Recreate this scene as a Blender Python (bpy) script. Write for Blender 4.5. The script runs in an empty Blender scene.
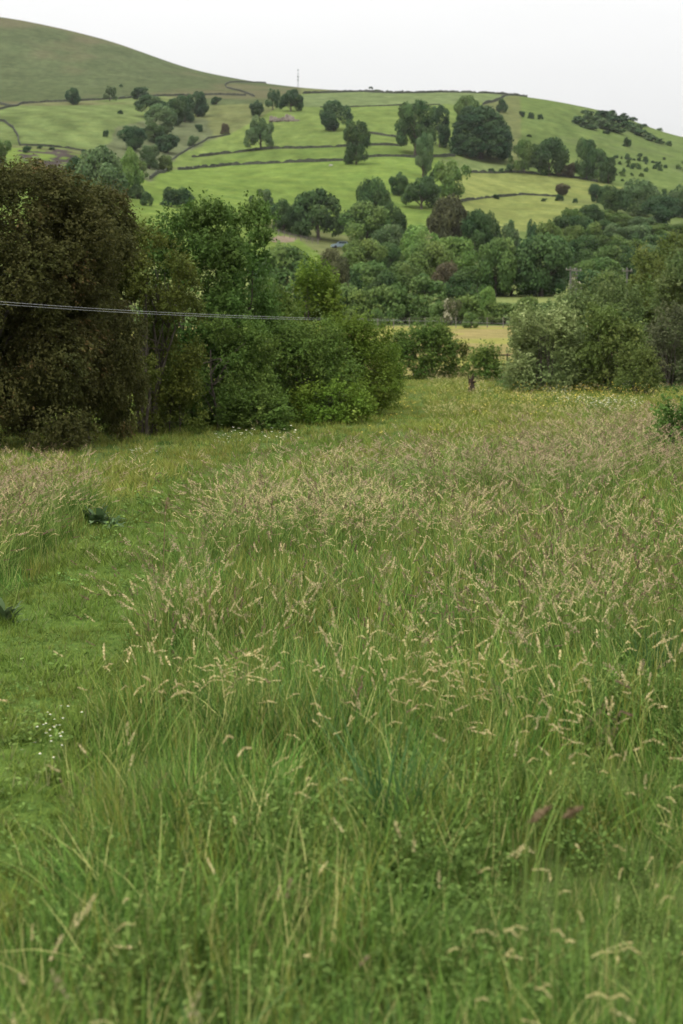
import bpy, math, random
import numpy as np

# ------------------------------------------------------------------ camera, sky, sun, exposure
sc = bpy.context.scene
COL = sc.collection
F, CX, HY, CZ = 1700.0, 341.5, 340.0, 2.0      # focal length in pixels, centre column, horizon row, eye height
cam_d = bpy.data.cameras.new('camera')
cam = bpy.data.objects.new('camera', cam_d); COL.objects.link(cam); sc.camera = cam
cam.location = (0, 0, CZ); cam.rotation_euler = (math.radians(90), 0, 0)
cam_d.sensor_fit = 'VERTICAL'; cam_d.sensor_height = 24; cam_d.sensor_width = 24
cam_d.lens = 24 * F / 1024
cam_d.shift_y = (HY - 512) / 1024
cam_d.clip_start = 0.05; cam_d.clip_end = 12000
cam_d.dof.use_dof = True; cam_d.dof.focus_distance = 15.0
cam_d.dof.aperture_fstop = (cam_d.lens / 1000) / 0.0155

SUN_EL, SUN_ROT = math.radians(52), math.radians(-125)   # sun high, behind the camera's left shoulder, veiled by cloud
world = bpy.data.worlds.new('World'); sc.world = world; world.use_nodes = True
nt = world.node_tree; nt.nodes.clear()
N = nt.nodes.new; L = nt.links.new
out = N('ShaderNodeOutputWorld'); bg = N('ShaderNodeBackground'); bg2 = N('ShaderNodeBackground'); mixs = N('ShaderNodeMixShader')
sky = N('ShaderNodeTexSky'); sky.sky_type = 'NISHITA'; sky.sun_disc = False
sky.sun_elevation = SUN_EL; sky.sun_rotation = SUN_ROT
L(sky.outputs[0], bg.inputs[0]); bg.inputs[1].default_value = 0.1
tc = N('ShaderNodeTexCoord'); sep = N('ShaderNodeSeparateXYZ'); L(tc.outputs['Generated'], sep.inputs[0])
mr = N('ShaderNodeMapRange'); L(sep.outputs['Z'], mr.inputs['Value'])
mr.inputs['From Min'].default_value = 0.12; mr.inputs['From Max'].default_value = 1.0
mr.inputs['To Min'].default_value = 0.70; mr.inputs['To Max'].default_value = 2.5
nz = N('ShaderNodeTexNoise'); nz.inputs['Scale'].default_value = 2.2; nz.inputs['Detail'].default_value = 4
mp = N('ShaderNodeMapping'); mp.inputs['Scale'].default_value = (1, 1, 3.5); L(tc.outputs['Generated'], mp.inputs[0]); L(mp.outputs[0], nz.inputs[0])
mr2 = N('ShaderNodeMapRange'); L(nz.outputs['Fac'], mr2.inputs['Value'])
mr2.inputs['From Min'].default_value = 0.3; mr2.inputs['From Max'].default_value = 0.7
mr2.inputs['To Min'].default_value = 0.95; mr2.inputs['To Max'].default_value = 1.02
mu = N('ShaderNodeMath'); mu.operation = 'MULTIPLY'; L(mr.outputs[0], mu.inputs[0]); L(mr2.outputs[0], mu.inputs[1])
bg2.inputs[0].default_value = (0.975, 0.97, 0.955, 1); L(mu.outputs[0], bg2.inputs[1])
mixs.inputs[0].default_value = 0.94
L(bg.outputs[0], mixs.inputs[1]); L(bg2.outputs[0], mixs.inputs[2]); L(mixs.outputs[0], out.inputs[0])
sun_d = bpy.data.lights.new('sun', 'SUN'); sun = bpy.data.objects.new('sun', sun_d); COL.objects.link(sun)
sun_d.energy = 1.5; sun_d.angle = math.radians(11); sun_d.color = (1.0, 0.96, 0.9)
sun.location = (0, 0, 60); sun.rotation_euler = (math.radians(90) - SUN_EL, 0, math.radians(-35))
sc.view_settings.view_transform = 'Standard'; sc.view_settings.look = 'None'
sc.view_settings.exposure = 0.34; sc.view_settings.gamma = 1.0; sc.view_settings.use_curve_mapping = False
sc.cycles.max_bounces = 5; sc.cycles.diffuse_bounces = 3; sc.cycles.glossy_bounces = 2; sc.cycles.transmission_bounces = 3
sc.cycles.volume_bounces = 0; sc.cycles.transparent_max_bounces = 4

R = np.random.default_rng(7)
random.seed(7)

# ------------------------------------------------------------------ helpers
def tag(o, label=None, cat=None, group=None, kind=None):
    if label: o['label'] = label
    if cat: o['category'] = cat
    if group: o['group'] = group
    if kind: o['kind'] = kind
    return o

def link(name, me, parent=None, loc=None):
    o = bpy.data.objects.new(name, me); COL.objects.link(o)
    if parent: o.parent = parent
    if loc is not None: o.location = loc
    return o

def empty(name, loc, label, cat, group=None, rz=0.0):
    o = bpy.data.objects.new(name, None); COL.objects.link(o)
    o.location = loc; o.rotation_euler = (0, 0, rz); o.empty_display_size = 0.2
    return tag(o, label, cat, group)

def mesh_np(name, verts, faces, mats, midx=None, tint=None, smooth=True):
    """verts (n,3); faces (m,k) with constant k."""
    verts = np.asarray(verts, np.float32); faces = np.asarray(faces, np.int32)
    me = bpy.data.meshes.new(name)
    m, k = faces.shape
    me.vertices.add(len(verts)); me.vertices.foreach_set('co', verts.ravel())
    me.loops.add(m * k); me.loops.foreach_set('vertex_index', faces.ravel())
    me.polygons.add(m); me.polygons.foreach_set('loop_start', np.arange(0, m * k, k, dtype=np.int32))
    me.polygons.foreach_set('loop_total', np.full(m, k, np.int32))
    for mt in mats: me.materials.append(mt)
    if midx is not None: me.polygons.foreach_set('material_index', np.asarray(midx, np.int32))
    me.polygons.foreach_set('use_smooth', np.full(m, smooth))
    if tint is not None:
        a = me.attributes.new('tint', 'FLOAT', 'FACE'); a.data.foreach_set('value', np.asarray(tint, np.float32))
    me.update(calc_edges=True); me.validate()
    return me

def norm(a): return a / np.maximum(np.linalg.norm(a, axis=-1, keepdims=True), 1e-9)

class Bag:
    """collects quads (triangles repeat their last vertex as a thin quad) into one mesh"""
    def __init__(s): s.v = []; s.f = []; s.m = []; s.t = []; s.n = 0
    def add(s, v, f, m=0, t=0.5):
        v = np.asarray(v, float).reshape(-1, 3); f = np.asarray(f, int)
        s.v.append(v); s.f.append(f + s.n); s.n += len(v)
        s.m.append(np.full(len(f), m)); s.t.append(np.broadcast_to(np.asarray(t, float), (len(f),)))
    def tube(s, pts, rad, k=6, m=0, t=0.5):
        pts = np.asarray(pts, float); n = len(pts); rad = np.broadcast_to(np.asarray(rad, float), (n,))
        d = norm(np.gradient(pts, axis=0)); ref = np.where(np.abs(d[:, 2:3]) > 0.9, [[1., 0, 0]], [[0, 0, 1.]])
        a = norm(np.cross(d, ref)); b = np.cross(d, a)
        th = np.arange(k) * 2 * math.pi / k
        v = pts[:, None] + rad[:, None, None] * (np.cos(th)[None, :, None] * a[:, None] + np.sin(th)[None, :, None] * b[:, None])
        f = []
        for i in range(n - 1):
            for j in range(k):
                j2 = (j + 1) % k
                f.append([i * k + j, i * k + j2, (i + 1) * k + j2, (i + 1) * k + j])
        s.add(v.reshape(-1, 3), f, m, t)
    def box(s, c, d, m=0, rz=0.0, t=0.5):
        c = np.asarray(c, float); d = np.asarray(d, float) / 2
        v = np.array([[x, y, z] for z in (-1, 1) for x, y in ((-1, -1), (1, -1), (1, 1), (-1, 1))], float) * d
        cs, sn = math.cos(rz), math.sin(rz)
        v = np.stack([v[:, 0] * cs - v[:, 1] * sn, v[:, 0] * sn + v[:, 1] * cs, v[:, 2]], 1) + c
        s.add(v, [[3, 2, 1, 0], [4, 5, 6, 7], [0, 1, 5, 4], [1, 2, 6, 5], [2, 3, 7, 6], [3, 0, 4, 7]], m, t)
    def mesh(s, name, mats, smooth=True):
        return mesh_np(name, np.concatenate(s.v), np.concatenate(s.f), mats, np.concatenate(s.m), np.concatenate(s.t), smooth)

# ------------------------------------------------------------------ materials
def mat_new(name):
    m = bpy.data.materials.new(name); m.use_nodes = True
    t = m.node_tree; t.nodes.clear(); return m, t, t.nodes.new, t.links.new

def leaf_mat(name, a, b, c=None, pa=0.75, transl=0.3, vary=0.25, nscale=0.4, rough=0.65, spec=0.06):
    """foliage: two leaf colours mixed per leaf, plus an accent on the top few, plus variation over the ground and per plant"""
    m, t, N, L = mat_new(name)
    at = N('ShaderNodeAttribute'); at.attribute_name = 'tint'
    mx = N('ShaderNodeMix'); mx.data_type = 'RGBA'
    L(at.outputs['Fac'], mx.inputs[0]); mx.inputs[6].default_value = (*a, 1); mx.inputs[7].default_value = (*b, 1)
    col = mx.outputs[2]
    if c is not None:
        st = N('ShaderNodeMath'); st.operation = 'GREATER_THAN'; L(at.outputs['Fac'], st.inputs[0]); st.inputs[1].default_value = pa
        m2 = N('ShaderNodeMix'); m2.data_type = 'RGBA'; L(st.outputs[0], m2.inputs[0]); L(col, m2.inputs[6]); m2.inputs[7].default_value = (*c, 1)
        col = m2.outputs[2]
    ge = N('ShaderNodeNewGeometry'); no = N('ShaderNodeTexNoise'); no.inputs['Scale'].default_value = nscale; no.inputs['Detail'].default_value = 3
    L(ge.outputs['Position'], no.inputs[0])
    oi = N('ShaderNodeObjectInfo')
    ad = N('ShaderNodeMath'); ad.operation = 'ADD'; L(no.outputs['Fac'], ad.inputs[0]); L(oi.outputs['Random'], ad.inputs[1])
    mr = N('ShaderNodeMapRange'); L(ad.outputs[0], mr.inputs['Value'])
    mr.inputs['From Min'].default_value = 0.3; mr.inputs['From Max'].default_value = 1.7
    mr.inputs['To Min'].default_value = 1 - vary; mr.inputs['To Max'].default_value = 1 + vary
    hs = N('ShaderNodeHueSaturation'); L(col, hs.inputs['Color']); L(mr.outputs[0], hs.inputs['Value'])
    mh = N('ShaderNodeMapRange'); L(no.outputs['Fac'], mh.inputs['Value']); mh.inputs['From Min'].default_value = 0.3; mh.inputs['From Max'].default_value = 0.7
    mh.inputs['To Min'].default_value = 0.485; mh.inputs['To Max'].default_value = 0.515; L(mh.outputs[0], hs.inputs['Hue'])
    p = N('ShaderNodeBsdfPrincipled'); L(hs.outputs[0], p.inputs['Base Color']); p.inputs['Roughness'].default_value = rough
    p.inputs['Specular IOR Level'].default_value = spec
    o = N('ShaderNodeOutputMaterial')
    if transl > 0:
        tr = N('ShaderNodeBsdfTranslucent'); L(hs.outputs[0], tr.inputs[0])
        ms = N('ShaderNodeMixShader'); ms.inputs[0].default_value = transl
        L(p.outputs[0], ms.inputs[1]); L(tr.outputs[0], ms.inputs[2]); L(ms.outputs[0], o.inputs[0])
    else:
        L(p.outputs[0], o.inputs[0])
    return m

def noise_mat(name, a, b, scale=5, rough=0.9, bump=0.0, detail=6):
    m, t, N, L = mat_new(name)
    ge = N('ShaderNodeNewGeometry'); no = N('ShaderNodeTexNoise'); no.inputs['Scale'].default_value = scale; no.inputs['Detail'].default_value = detail
    L(ge.outputs['Position'], no.inputs[0])
    cr = N('ShaderNodeValToRGB'); cr.color_ramp.elements[0].position = 0.3; cr.color_ramp.elements[1].position = 0.7
    cr.color_ramp.elements[0].color = (*a, 1); cr.color_ramp.elements[1].color = (*b, 1); L(no.outputs['Fac'], cr.inputs[0])
    p = N('ShaderNodeBsdfPrincipled'); L(cr.outputs[0], p.inputs['Base Color']); p.inputs['Roughness'].default_value = rough
    p.inputs['Specular IOR Level'].default_value = 0.04
    if bump:
        bp = N('ShaderNodeBump'); bp.inputs['Strength'].default_value = bump; L(no.outputs['Fac'], bp.inputs['Height']); L(bp.outputs[0], p.inputs['Normal'])
    o = N('ShaderNodeOutputMaterial'); L(p.outputs[0], o.inputs[0]); return m

def plain(name, c, rough=0.5, metal=0.0):
    m, t, N, L = mat_new(name)
    p = N('ShaderNodeBsdfPrincipled'); p.inputs['Base Color'].default_value = (*c, 1); p.inputs['Roughness'].default_value = rough; p.inputs['Metallic'].default_value = metal
    o = N('ShaderNodeOutputMaterial'); L(p.outputs[0], o.inputs[0]); return m

M = {}
# tree foliage by kind
TONES = dict(
    dark=((.032, .068, .025), (.090, .145, .047)), mid=((.059, .113, .032), (.149, .217, .063)),
    light=((.090, .167, .038), (.190, .280, .075)), olive=((.063, .111, .029), (.151, .208, .056)),
    grey=((.059, .106, .041), (.138, .199, .081)), brown=((.052, .063, .029), (.118, .120, .054)),
    yellow=((.088, .138, .023), (.158, .209, .041)), pale=((.090, .133, .054), (.147, .198, .084)),
    russet=((.068, .063, .038), (.136, .113, .066)), blue=((.025, .061, .027), (.075, .129, .050)))
for k, (a, b) in TONES.items(): M['tree_' + k] = leaf_mat('foliage_' + k, a, b, vary=0.22, nscale=0.15)
M['cream'] = leaf_mat('foliage_cream', (.10, .12, .05), (.16, .18, .08), (.55, .52, .36), 0.6)
M['rust_near'] = leaf_mat('foliage_rust', (.052, .060, .018), (.112, .106, .033), (.180, .126, .050), 0.86, vary=.3, nscale=.8)
M['olive_near'] = leaf_mat('foliage_olive', (.064, .086, .017), (.114, .136, .027), (.180, .200, .042), 0.86, vary=.3, nscale=.8)
M['ash_near'] = leaf_mat('foliage_ash', (.056, .108, .022), (.098, .164, .036), (.150, .225, .066), 0.84, vary=.3, nscale=.8)
M['hedge_near'] = leaf_mat('foliage_hedge', (.056, .102, .020), (.112, .168, .034), (.165, .225, .050), 0.82, vary=.3, nscale=.8)
M['lime_near'] = leaf_mat('foliage_lime', (.084, .136, .018), (.150, .215, .032), (.220, .285, .055), 0.82, vary=.3, nscale=.8)
M['willow_near'] = leaf_mat('foliage_willow', (.105, .155, .050), (.165, .220, .072), (.23, .28, .11), 0.8, vary=.3, nscale=.5)
M['sage_near'] = leaf_mat('foliage_sage', (.120, .162, .056), (.200, .245, .092), (.27, .31, .13), 0.82, vary=.3, nscale=.5)
M['gold_near'] = leaf_mat('foliage_gold', (.070, .104, .024), (.128, .160, .042), (.18, .21, .06), 0.83, vary=.3, nscale=.5)
M['dead_near'] = leaf_mat('foliage_dead', (.090, .108, .050), (.150, .158, .080), (.10, .15, .045), 0.7, vary=.3, nscale=.5)
M['bark'] = noise_mat('bark', (.045, .038, .030), (.11, .095, .075), 6, .95, .4)
M['stone'] = noise_mat('dry_stone', (.028, .034, .025), (.080, .085, .062), 1.2, .95, .3)
M['ruin'] = noise_mat('ruin_stone', (.11, .095, .075), (.30, .26, .22), 1.5, .95, .3)
M['pale_stone'] = noise_mat('pale_stone', (.20, .21, .16), (.34, .34, .28), 3, .9, .3)
M['wood'] = noise_mat('weathered_wood', (.09, .08, .065), (.20, .18, .15), 9, .9, .3)
M['polewood'] = noise_mat('silvered_pole', (.08, .08, .07), (.14, .135, .12), 5, .9, .2)
M['oldwood'] = noise_mat('dark_wood', (.022, .016, .012), (.07, .05, .036), 14, .9, .4)
M['steel'] = plain('grey_steel', (.32, .33, .35), .5, .3)
M['cable'] = plain('grey_cable', (.26, .26, .26), .5)
# meadow plants
M['blade'] = leaf_mat('grass_blade', (.030, .078, .014), (.165, .275, .050), (.400, .390, .140), 0.92, transl=.20, vary=.5, nscale=.7)
M['blade_blue'] = leaf_mat('bluish_blade', (.040, .095, .028), (.095, .175, .055), transl=.3, vary=.3, nscale=.4)
M['blade_yellow'] = leaf_mat('yellowish_blade', (.125, .160, .024), (.245, .255, .055), (.30, .27, .09), .9, transl=.3, vary=.3, nscale=.2)
M['stalk'] = leaf_mat('grass_stalk', (.095, .165, .030), (.220, .265, .075), transl=.2, vary=.3, nscale=.3)
M['head_buff'] = leaf_mat('seed_head_buff', (.46, .37, .195), (.70, .59, .34), transl=.3, vary=.25, nscale=.3)
M['head_pink'] = leaf_mat('seed_head_pink', (.37, .255, .180), (.55, .405, .285), transl=.3, vary=.25, nscale=.3)
M['head_brown'] = leaf_mat('seed_head_brown', (.115, .075, .052), (.235, .155, .105), transl=.2, vary=.25, nscale=.3)
M['head_gold'] = leaf_mat('seed_head_gold', (.50, .41, .18), (.74, .64, .36), transl=.3, vary=.25, nscale=.3)
M['mown'] = leaf_mat('mown_blade', (.070, .120, .018), (.185, .245, .046), (.17, .18, .07), 0.94, transl=.3, vary=.3, nscale=.8)
M['white_fl'] = plain('white_petal', (.62, .62, .54), .7)
M['yellow_fl'] = plain('yellow_petal', (.75, .55, .04), .5)
M['herb'] = leaf_mat('herb_leaf', (.060, .112, .022), (.170, .250, .060), transl=.3, vary=.3, nscale=.6)
M['dock'] = leaf_mat('dock_leaf', (.075, .130, .050), (.130, .190, .090), transl=.2, vary=.25, nscale=.6, rough=.4)
M['rusty'] = leaf_mat('rusty_seed', (.150, .105, .058), (.240, .175, .100), transl=.1, vary=.2)

# ------------------------------------------------------------------ terrain: eye-level directions of ridge lines at set distances
TY = np.array([60, 75, 100, 170, 250, 320, 400, 480, 560, 640, 750, 900, 1000, 1150, 1300, 1500, 1800, 2600, 4000], float)
TPX = np.array([-900, -300, 0, 100, 200, 300, 400, 500, 600, 683, 900, 1500], float)
TPY = np.array([
    # -900 -300    0  100  200  300  400  500  600  683  900 1500
    [396.7] * 12, [385.3] * 12, [371] * 12, [327] * 12, [297] * 12,
    [230, 232, 238, 242, 252, 263, 272, 276, 280, 282, 284, 290],       # 320
    [185, 188, 195, 200, 214, 239, 250, 254, 258, 262, 268, 280],       # 400
    [160, 162, 168, 178, 195, 207, 222, 224, 230, 236, 244, 260],       # 480
    [140, 142, 150, 160, 176, 178, 182, 198, 206, 215, 225, 245],       # 560
    [122, 126, 136, 146, 162, 158, 156, 176, 186, 195, 208, 235],       # 640
    [104, 108, 112, 114, 128, 124, 126, 142, 158, 170, 190, 225],       # 750
    [95, 99, 103, 101, 100, 100, 99.5, 105, 126, 150, 180, 220],        # 900
    [80, 85, 93, 92, 94.0, 94, 93.5, 95.5, 112, 139, 172, 215],         # 1000
    [45, 55, 72, 80, 87, 90.5, 92, 94, 110.5, 137, 170, 214],           # 1150
    [5, 18, 42, 57, 77, 88.5, 92, 95, 112, 139, 172, 216],              # 1300
    [-35, -12, 17.5, 38.5, 71, 87.5, 93, 97, 116, 143, 176, 220],       # 1500
    [-42, -16, 17, 40, 74, 91, 97, 103, 123, 150, 183, 226],            # 1800
    [20, 45, 85, 105, 130, 140, 145, 150, 170, 195, 220, 250],          # 2600
    [150, 165, 190, 200, 210, 215, 220, 225, 235, 250, 265, 285]], float)

def pchip_slopes(x, y):
    h = np.diff(x); d = np.diff(y, axis=0) / h[:, None]
    m = np.zeros_like(y)
    w1 = (2 * h[1:] + h[:-1])[:, None]; w2 = (h[1:] + 2 * h[:-1])[:, None]
    ok = d[1:] * d[:-1] > 0
    with np.errstate(divide='ignore', invalid='ignore'):
        hm = (w1 + w2) / (w1 / d[:-1] + w2 / d[1:])
    m[1:-1] = np.where(ok, hm, 0); m[0] = d[0]; m[-1] = d[-1]
    return m
def hermite(x, y, m, q):
    i = np.clip(np.searchsorted(x, q) - 1, 0, len(x) - 2); h = x[i + 1] - x[i]; t = (q - x[i]) / h
    return i, h, t
TM = pchip_slopes(TY, TPY)
def row_py(Y):
    """py of each control column at distance Y -> (n, columns)"""
    Y = np.clip(Y, TY[0], TY[-1]); i, h, t = hermite(TY, TPY, TM, Y); h = h[:, None]; t = t[:, None]
    return ((2*t**3 - 3*t**2 + 1) * TPY[i] + (t**3 - 2*t**2 + t) * h * TM[i] + (-2*t**3 + 3*t**2) * TPY[i + 1] + (t**3 - t**2) * h * TM[i + 1])
def vnoise(x, y, seed=0):
    """smooth value noise"""
    xi = np.floor(x).astype(np.int64); yi = np.floor(y).astype(np.int64); fx = x - xi; fy = y - yi
    def hsh(a, b):
        h = (a * 374761393 + b * 668265263 + seed * 974711) & 0x7fffffff
        h = ((h ^ (h >> 13)) * 1274126177) & 0x7fffffff
        return ((h ^ (h >> 16)) & 0xffff) / 65535.0
    sx = fx * fx * (3 - 2 * fx); sy = fy * fy * (3 - 2 * fy)
    return (hsh(xi, yi) * (1 - sx) + hsh(xi + 1, yi) * sx) * (1 - sy) + (hsh(xi, yi + 1) * (1 - sx) + hsh(xi + 1, yi + 1) * sx) * sy
def fbm(x, y, seed=0, o=4):
    s = 0; a = 0.5
    for k in range(o): s = s + a * vnoise(x * 2**k, y * 2**k, seed + k * 17); a *= 0.5
    return s
def sstep(a, b, x):
    t = np.clip((x - a) / (b - a), 0, 1); return t * t * (3 - 2 * t)
def H(x, y):
    x = np.atleast_1d(np.asarray(x, float)); y = np.atleast_1d(np.asarray(y, float))
    near = 0.25 * (1 - sstep(0, 12, y)) + 0.10 * (vnoise(x * .35 + 9, y * .35, 3) - .5)
    Y = np.maximum(y, 60.0); px = CX + F * x / Y; px = np.clip(px, TPX[0], TPX[-1])
    P = row_py(Y)
    j = np.clip(np.searchsorted(TPX, px) - 1, 0, len(TPX) - 2)
    t = (px - TPX[j]) / (TPX[j + 1] - TPX[j])
    ar = np.arange(len(px)); j0 = np.maximum(j - 1, 0); j3 = np.minimum(j + 2, len(TPX) - 1)
    p1 = P[ar, j]; p2 = P[ar, j + 1]; h = TPX[j + 1] - TPX[j]
    m1 = (p2 - P[ar, j0]) / np.maximum(TPX[j + 1] - TPX[j0], 1) * h; m2 = (P[ar, j3] - p1) / np.maximum(TPX[j3] - TPX[j], 1) * h
    py = (2*t**3 - 3*t**2 + 1) * p1 + (t**3 - 2*t**2 + t) * m1 + (-2*t**3 + 3*t**2) * p2 + (t**3 - t**2) * m2
    far = CZ + Y * (HY - py) / F
    far = far + (fbm(x / 45, y / 45, 5) - .47) * 2.2 * sstep(260, 420, y) * (1 - 0.7 * sstep(800, 1000, y))
    b = sstep(60, 95, y)
    return near * (1 - b) + far * b
def h1(x, y): return float(H(x, y)[0])

_ys = np.concatenate([np.arange(1.5, 60, .05), np.geomspace(60, 1900, 2600)])
def hit(px, py):
    """where the sight line of a picture point meets the ground"""
    x = (px - CX) / F * _ys; z = CZ + _ys * (HY - py) / F; d = z - H(x, _ys)
    k = np.argmax(d < 0) if np.any(d < 0) else int(np.argmin(np.where(_ys > 600, d, 1e9)))
    return np.array([x[k], _ys[k], h1(x[k], _ys[k])])
def at(px, Y):
    x = (px - CX) / F * Y; return np.array([x, Y, h1(x, Y)])
def project(x, y, z): return CX + F * x / y, HY - F * (z - CZ) / y

# ------------------------------------------------------------------ path line in ground coordinates
PATH = np.array([(-1.72, 0.0), (-1.68, 3.0), (-1.68, 6.0), (-1.82, 9.0), (-2.0, 12.0), (-2.03, 15.0), (-2.05, 18.0), (-2.0, 21.0), (-1.7, 24.5),
                 (-1.0, 29.0), (0.2, 34.0), (1.6, 40.0), (2.9, 47.0), (3.8, 55.0), (4.6, 62.0)])
def path_x(y): return np.interp(y, PATH[:, 1], PATH[:, 0])
def path_dist(x, y):
    """signed across-path distance, plus is right"""
    s = np.interp(y, PATH[:, 1], np.gradient(PATH[:, 0], PATH[:, 1])); return (x - path_x(y)) / np.sqrt(1 + s * s)
def path_half(y): return np.interp(y, [0, 5, 10, 16, 22, 30, 45, 62], [.62, .60, .55, .50, .50, .42, .35, .3])
# far edge of the tall meadow on the right of the path
def tall_edge(x): return np.interp(x, [-3, -1.5, 0.8, 3.0, 7.0, 14.0], [18.5, 20, 26, 29, 34, 39])

# ------------------------------------------------------------------ ground sheet
def inside(poly, X, Y):
    poly = np.asarray(poly, float); c = np.zeros(X.shape, bool); n = len(poly)
    for i in range(n):
        x1, y1 = poly[i]; x2, y2 = poly[(i + 1) % n]
        if y1 == y2: continue
        k = ((y1 > Y) != (y2 > Y)) & (X < (x2 - x1) * (Y - y1) / (y2 - y1) + x1); c ^= k
    return c
wcol = np.concatenate([-np.geomspace(1.4, .26, 22), np.linspace(-.25, .25, 360), np.geomspace(.26, 1.4, 22)])
yrow = np.concatenate([np.linspace(-16, 1, 12), np.linspace(1.5, 60, 180), np.geomspace(60.6, 1700, 430), np.geomspace(1730, 4000, 14)])
GX = wcol[None, :] * (yrow[:, None] + 20); GY = np.repeat(yrow[:, None], len(wcol), 1)
GZ = H(GX.ravel(), GY.ravel()).reshape(GX.shape)
gx, gy, gz = GX.ravel(), GY.ravel(), GZ.ravel()
gpx, gpy = project(gx, np.maximum(gy, .5), gz)
col = np.zeros((len(gx), 3)) + (.075, .105, .032)
def setc(mask, c): col[mask] = c
far = gy > 300
# rough moor on the hills
setc(far, (.100, .112, .044))
right_hill = far & (gpx > 520); setc(right_hill, (.086, .118, .036))
lmoor = far & (gy > 860) & (gpx < 300); setc(lmoor, (.062, .078, .034))
FIELDS = [
    ([(-400, 112), (0, 109), (22, 104), (75, 101), (150, 96), (180, 96), (140, 128), (118, 150), (95, 154), (84, 151), (23, 145), (-400, 150)], (.112, .142, .044)),
    ([(-400, 150), (20, 148), (90, 156), (120, 160), (180, 200), (240, 215), (300, 240), (330, 262), (300, 275), (0, 280), (-400, 280)], (.118, .162, .034)),
    ([(150, 182), (157, 174), (172, 170), (230, 165), (340, 161), (408, 157), (455, 157), (460, 200), (440, 225), (340, 235), (250, 215), (180, 205)], (.124, .172, .036)),
    ([(163, 168), (192, 147), (230, 134), (260, 118), (300, 94), (330, 92.8), (364, 91.3), (396, 93.2), (440, 92), (516, 93.5), (483, 104), (470, 130), (465, 158), (408, 157), (230, 165)], (.122, .160, .040)),
    ([(245, 152), (255, 150), (340, 147), (400, 146), (410, 157), (340, 161), (220, 166), (192, 164)], (.114, .158, .036)),
    ([(300, 95), (330, 93), (364, 91.4), (396, 93.3), (440, 92), (516, 93.5), (495, 102), (440, 104.6), (320, 107), (300, 107)], (.125, .156, .058)),
    ([(455, 173), (512, 172), (553, 175), (595, 181), (625, 188), (600, 200), (560, 225), (500, 235), (440, 230), (440, 200)], (.165, .180, .056)),
    ([(440, 158), (512, 160), (512, 172), (440, 174)], (.125, .155, .05)),
    ([(95, 158), (120, 128), (150, 118), (205, 118), (215, 138), (175, 157), (150, 182), (130, 178)], (.100, .112, .050)),
    ([(18, 150), (60, 149), (80, 155), (78, 172), (30, 172)], (.055, .046, .040)),
    ([(266, 235), (298, 237.5), (294, 241), (268, 240)], (.17, .135, .095)),
]
qx = gpx + 9 * (fbm(gx / 16, gy / 20, 51) - .47) * 2; qy = gpy + 5 * (fbm(gx / 16, gy / 20, 52) - .47) * 2
for q, (poly, c) in enumerate(FIELDS):
    mk = far & (inside(poly, qx, qy) if q >= 8 else inside(poly, gpx, gpy))
    if q == 9: mk &= fbm(gx / 6, gy / 7, 53) > .40
    if q not in (6, 9, 10): c = (c[0] * .83, c[1] * .855, c[2] * .94)
    elif q == 6: c = (c[0] * .80, c[1] * .84, c[2] * .82)
    setc(mk, c)
hay = (gy > 92) & (gy < 172); setc(hay, (.20, .170, .068))
hn = fbm(gx / 14, gy / 8, 31); setc(hay & (hn > .5), (.20, .195, .056))
setc((gy > 86) & (gy <= 92), (.09, .125, .04)); setc((gy >= 172) & (gy < 230), (.085, .12, .04)); setc((gy >= 230) & (gy <= 300), (.14, .165, .055))
# meadow floor and worn path
pd = path_dist(gx, gy); nearm = gy < 34
setc(nearm & (np.abs(pd) < path_half(gy)), (.070, .120, .024))
# broad variation and brown heather patches
v = fbm(gx / 60, gy / 60, 11); col *= (0.86 + 0.28 * v)[:, None]
st = fbm(gx / 9 + gy / 50, gy / 26, 13); st2 = fbm(gx / 3.2, gy / 9, 14); col *= (1 + (.38 * (st - .47) + .6 * (st2 - .47)) * far)[:, None]
br = sstep(.46, .62, fbm(gx / 70 + 3, gy / 120, 21)) * lmoor; col[:] = col * (1 - .55 * br[:, None]) + np.array((.105, .088, .050)) * .55 * br[:, None]
br2 = sstep(.52, .66, fbm(gx / 22 + 3, gy / 30, 23)) * (right_hill & (gpx > 560)); col[:] = col * (1 - .4 * br2[:, None]) + np.array((.075, .090, .04)) * .4 * br2[:, None]
stripe = far & inside(FIELDS[0][0], gpx, gpy)
sw = np.sin((gx * .35 + gy * .16 + 8 * fbm(gx / 60, gy / 60, 44)) * .9) * stripe; col *= (1 + .13 * sw)[:, None]

m, t, N, L = mat_new('ground_cover')
va = N('ShaderNodeVertexColor'); va.layer_name = 'turf'
ge = N('ShaderNodeNewGeometry')
n1 = N('ShaderNodeTexNoise'); n1.inputs['Scale'].default_value = .12; n1.inputs['Detail'].default_value = 9; n1.inputs['Roughness'].default_value = .7
n2 = N('ShaderNodeTexNoise'); n2.inputs['Scale'].default_value = 2.6; n2.inputs['Detail'].default_value = 6
L(ge.outputs['Position'], n1.inputs[0]); L(ge.outputs['Position'], n2.inputs[0])
n3 = N('ShaderNodeTexNoise'); n3.inputs['Scale'].default_value = .55; n3.inputs['Detail'].default_value = 8; n3.inputs['Roughness'].default_value = .75; L(ge.outputs['Position'], n3.inputs[0])
ad0 = N('ShaderNodeMath'); ad0.operation = 'ADD'; L(n1.outputs[0], ad0.inputs[0]); L(n3.outputs[0], ad0.inputs[1])
ad1 = N('ShaderNodeMath'); ad1.operation = 'MULTIPLY_ADD'; L(n2.outputs[0], ad1.inputs[0]); ad1.inputs[1].default_value = .6; L(ad0.outputs[0], ad1.inputs[2]); ad = N('ShaderNodeMath'); ad.operation = 'MULTIPLY'; L(ad1.outputs[0], ad.inputs[0]); ad.inputs[1].default_value = .77
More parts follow.
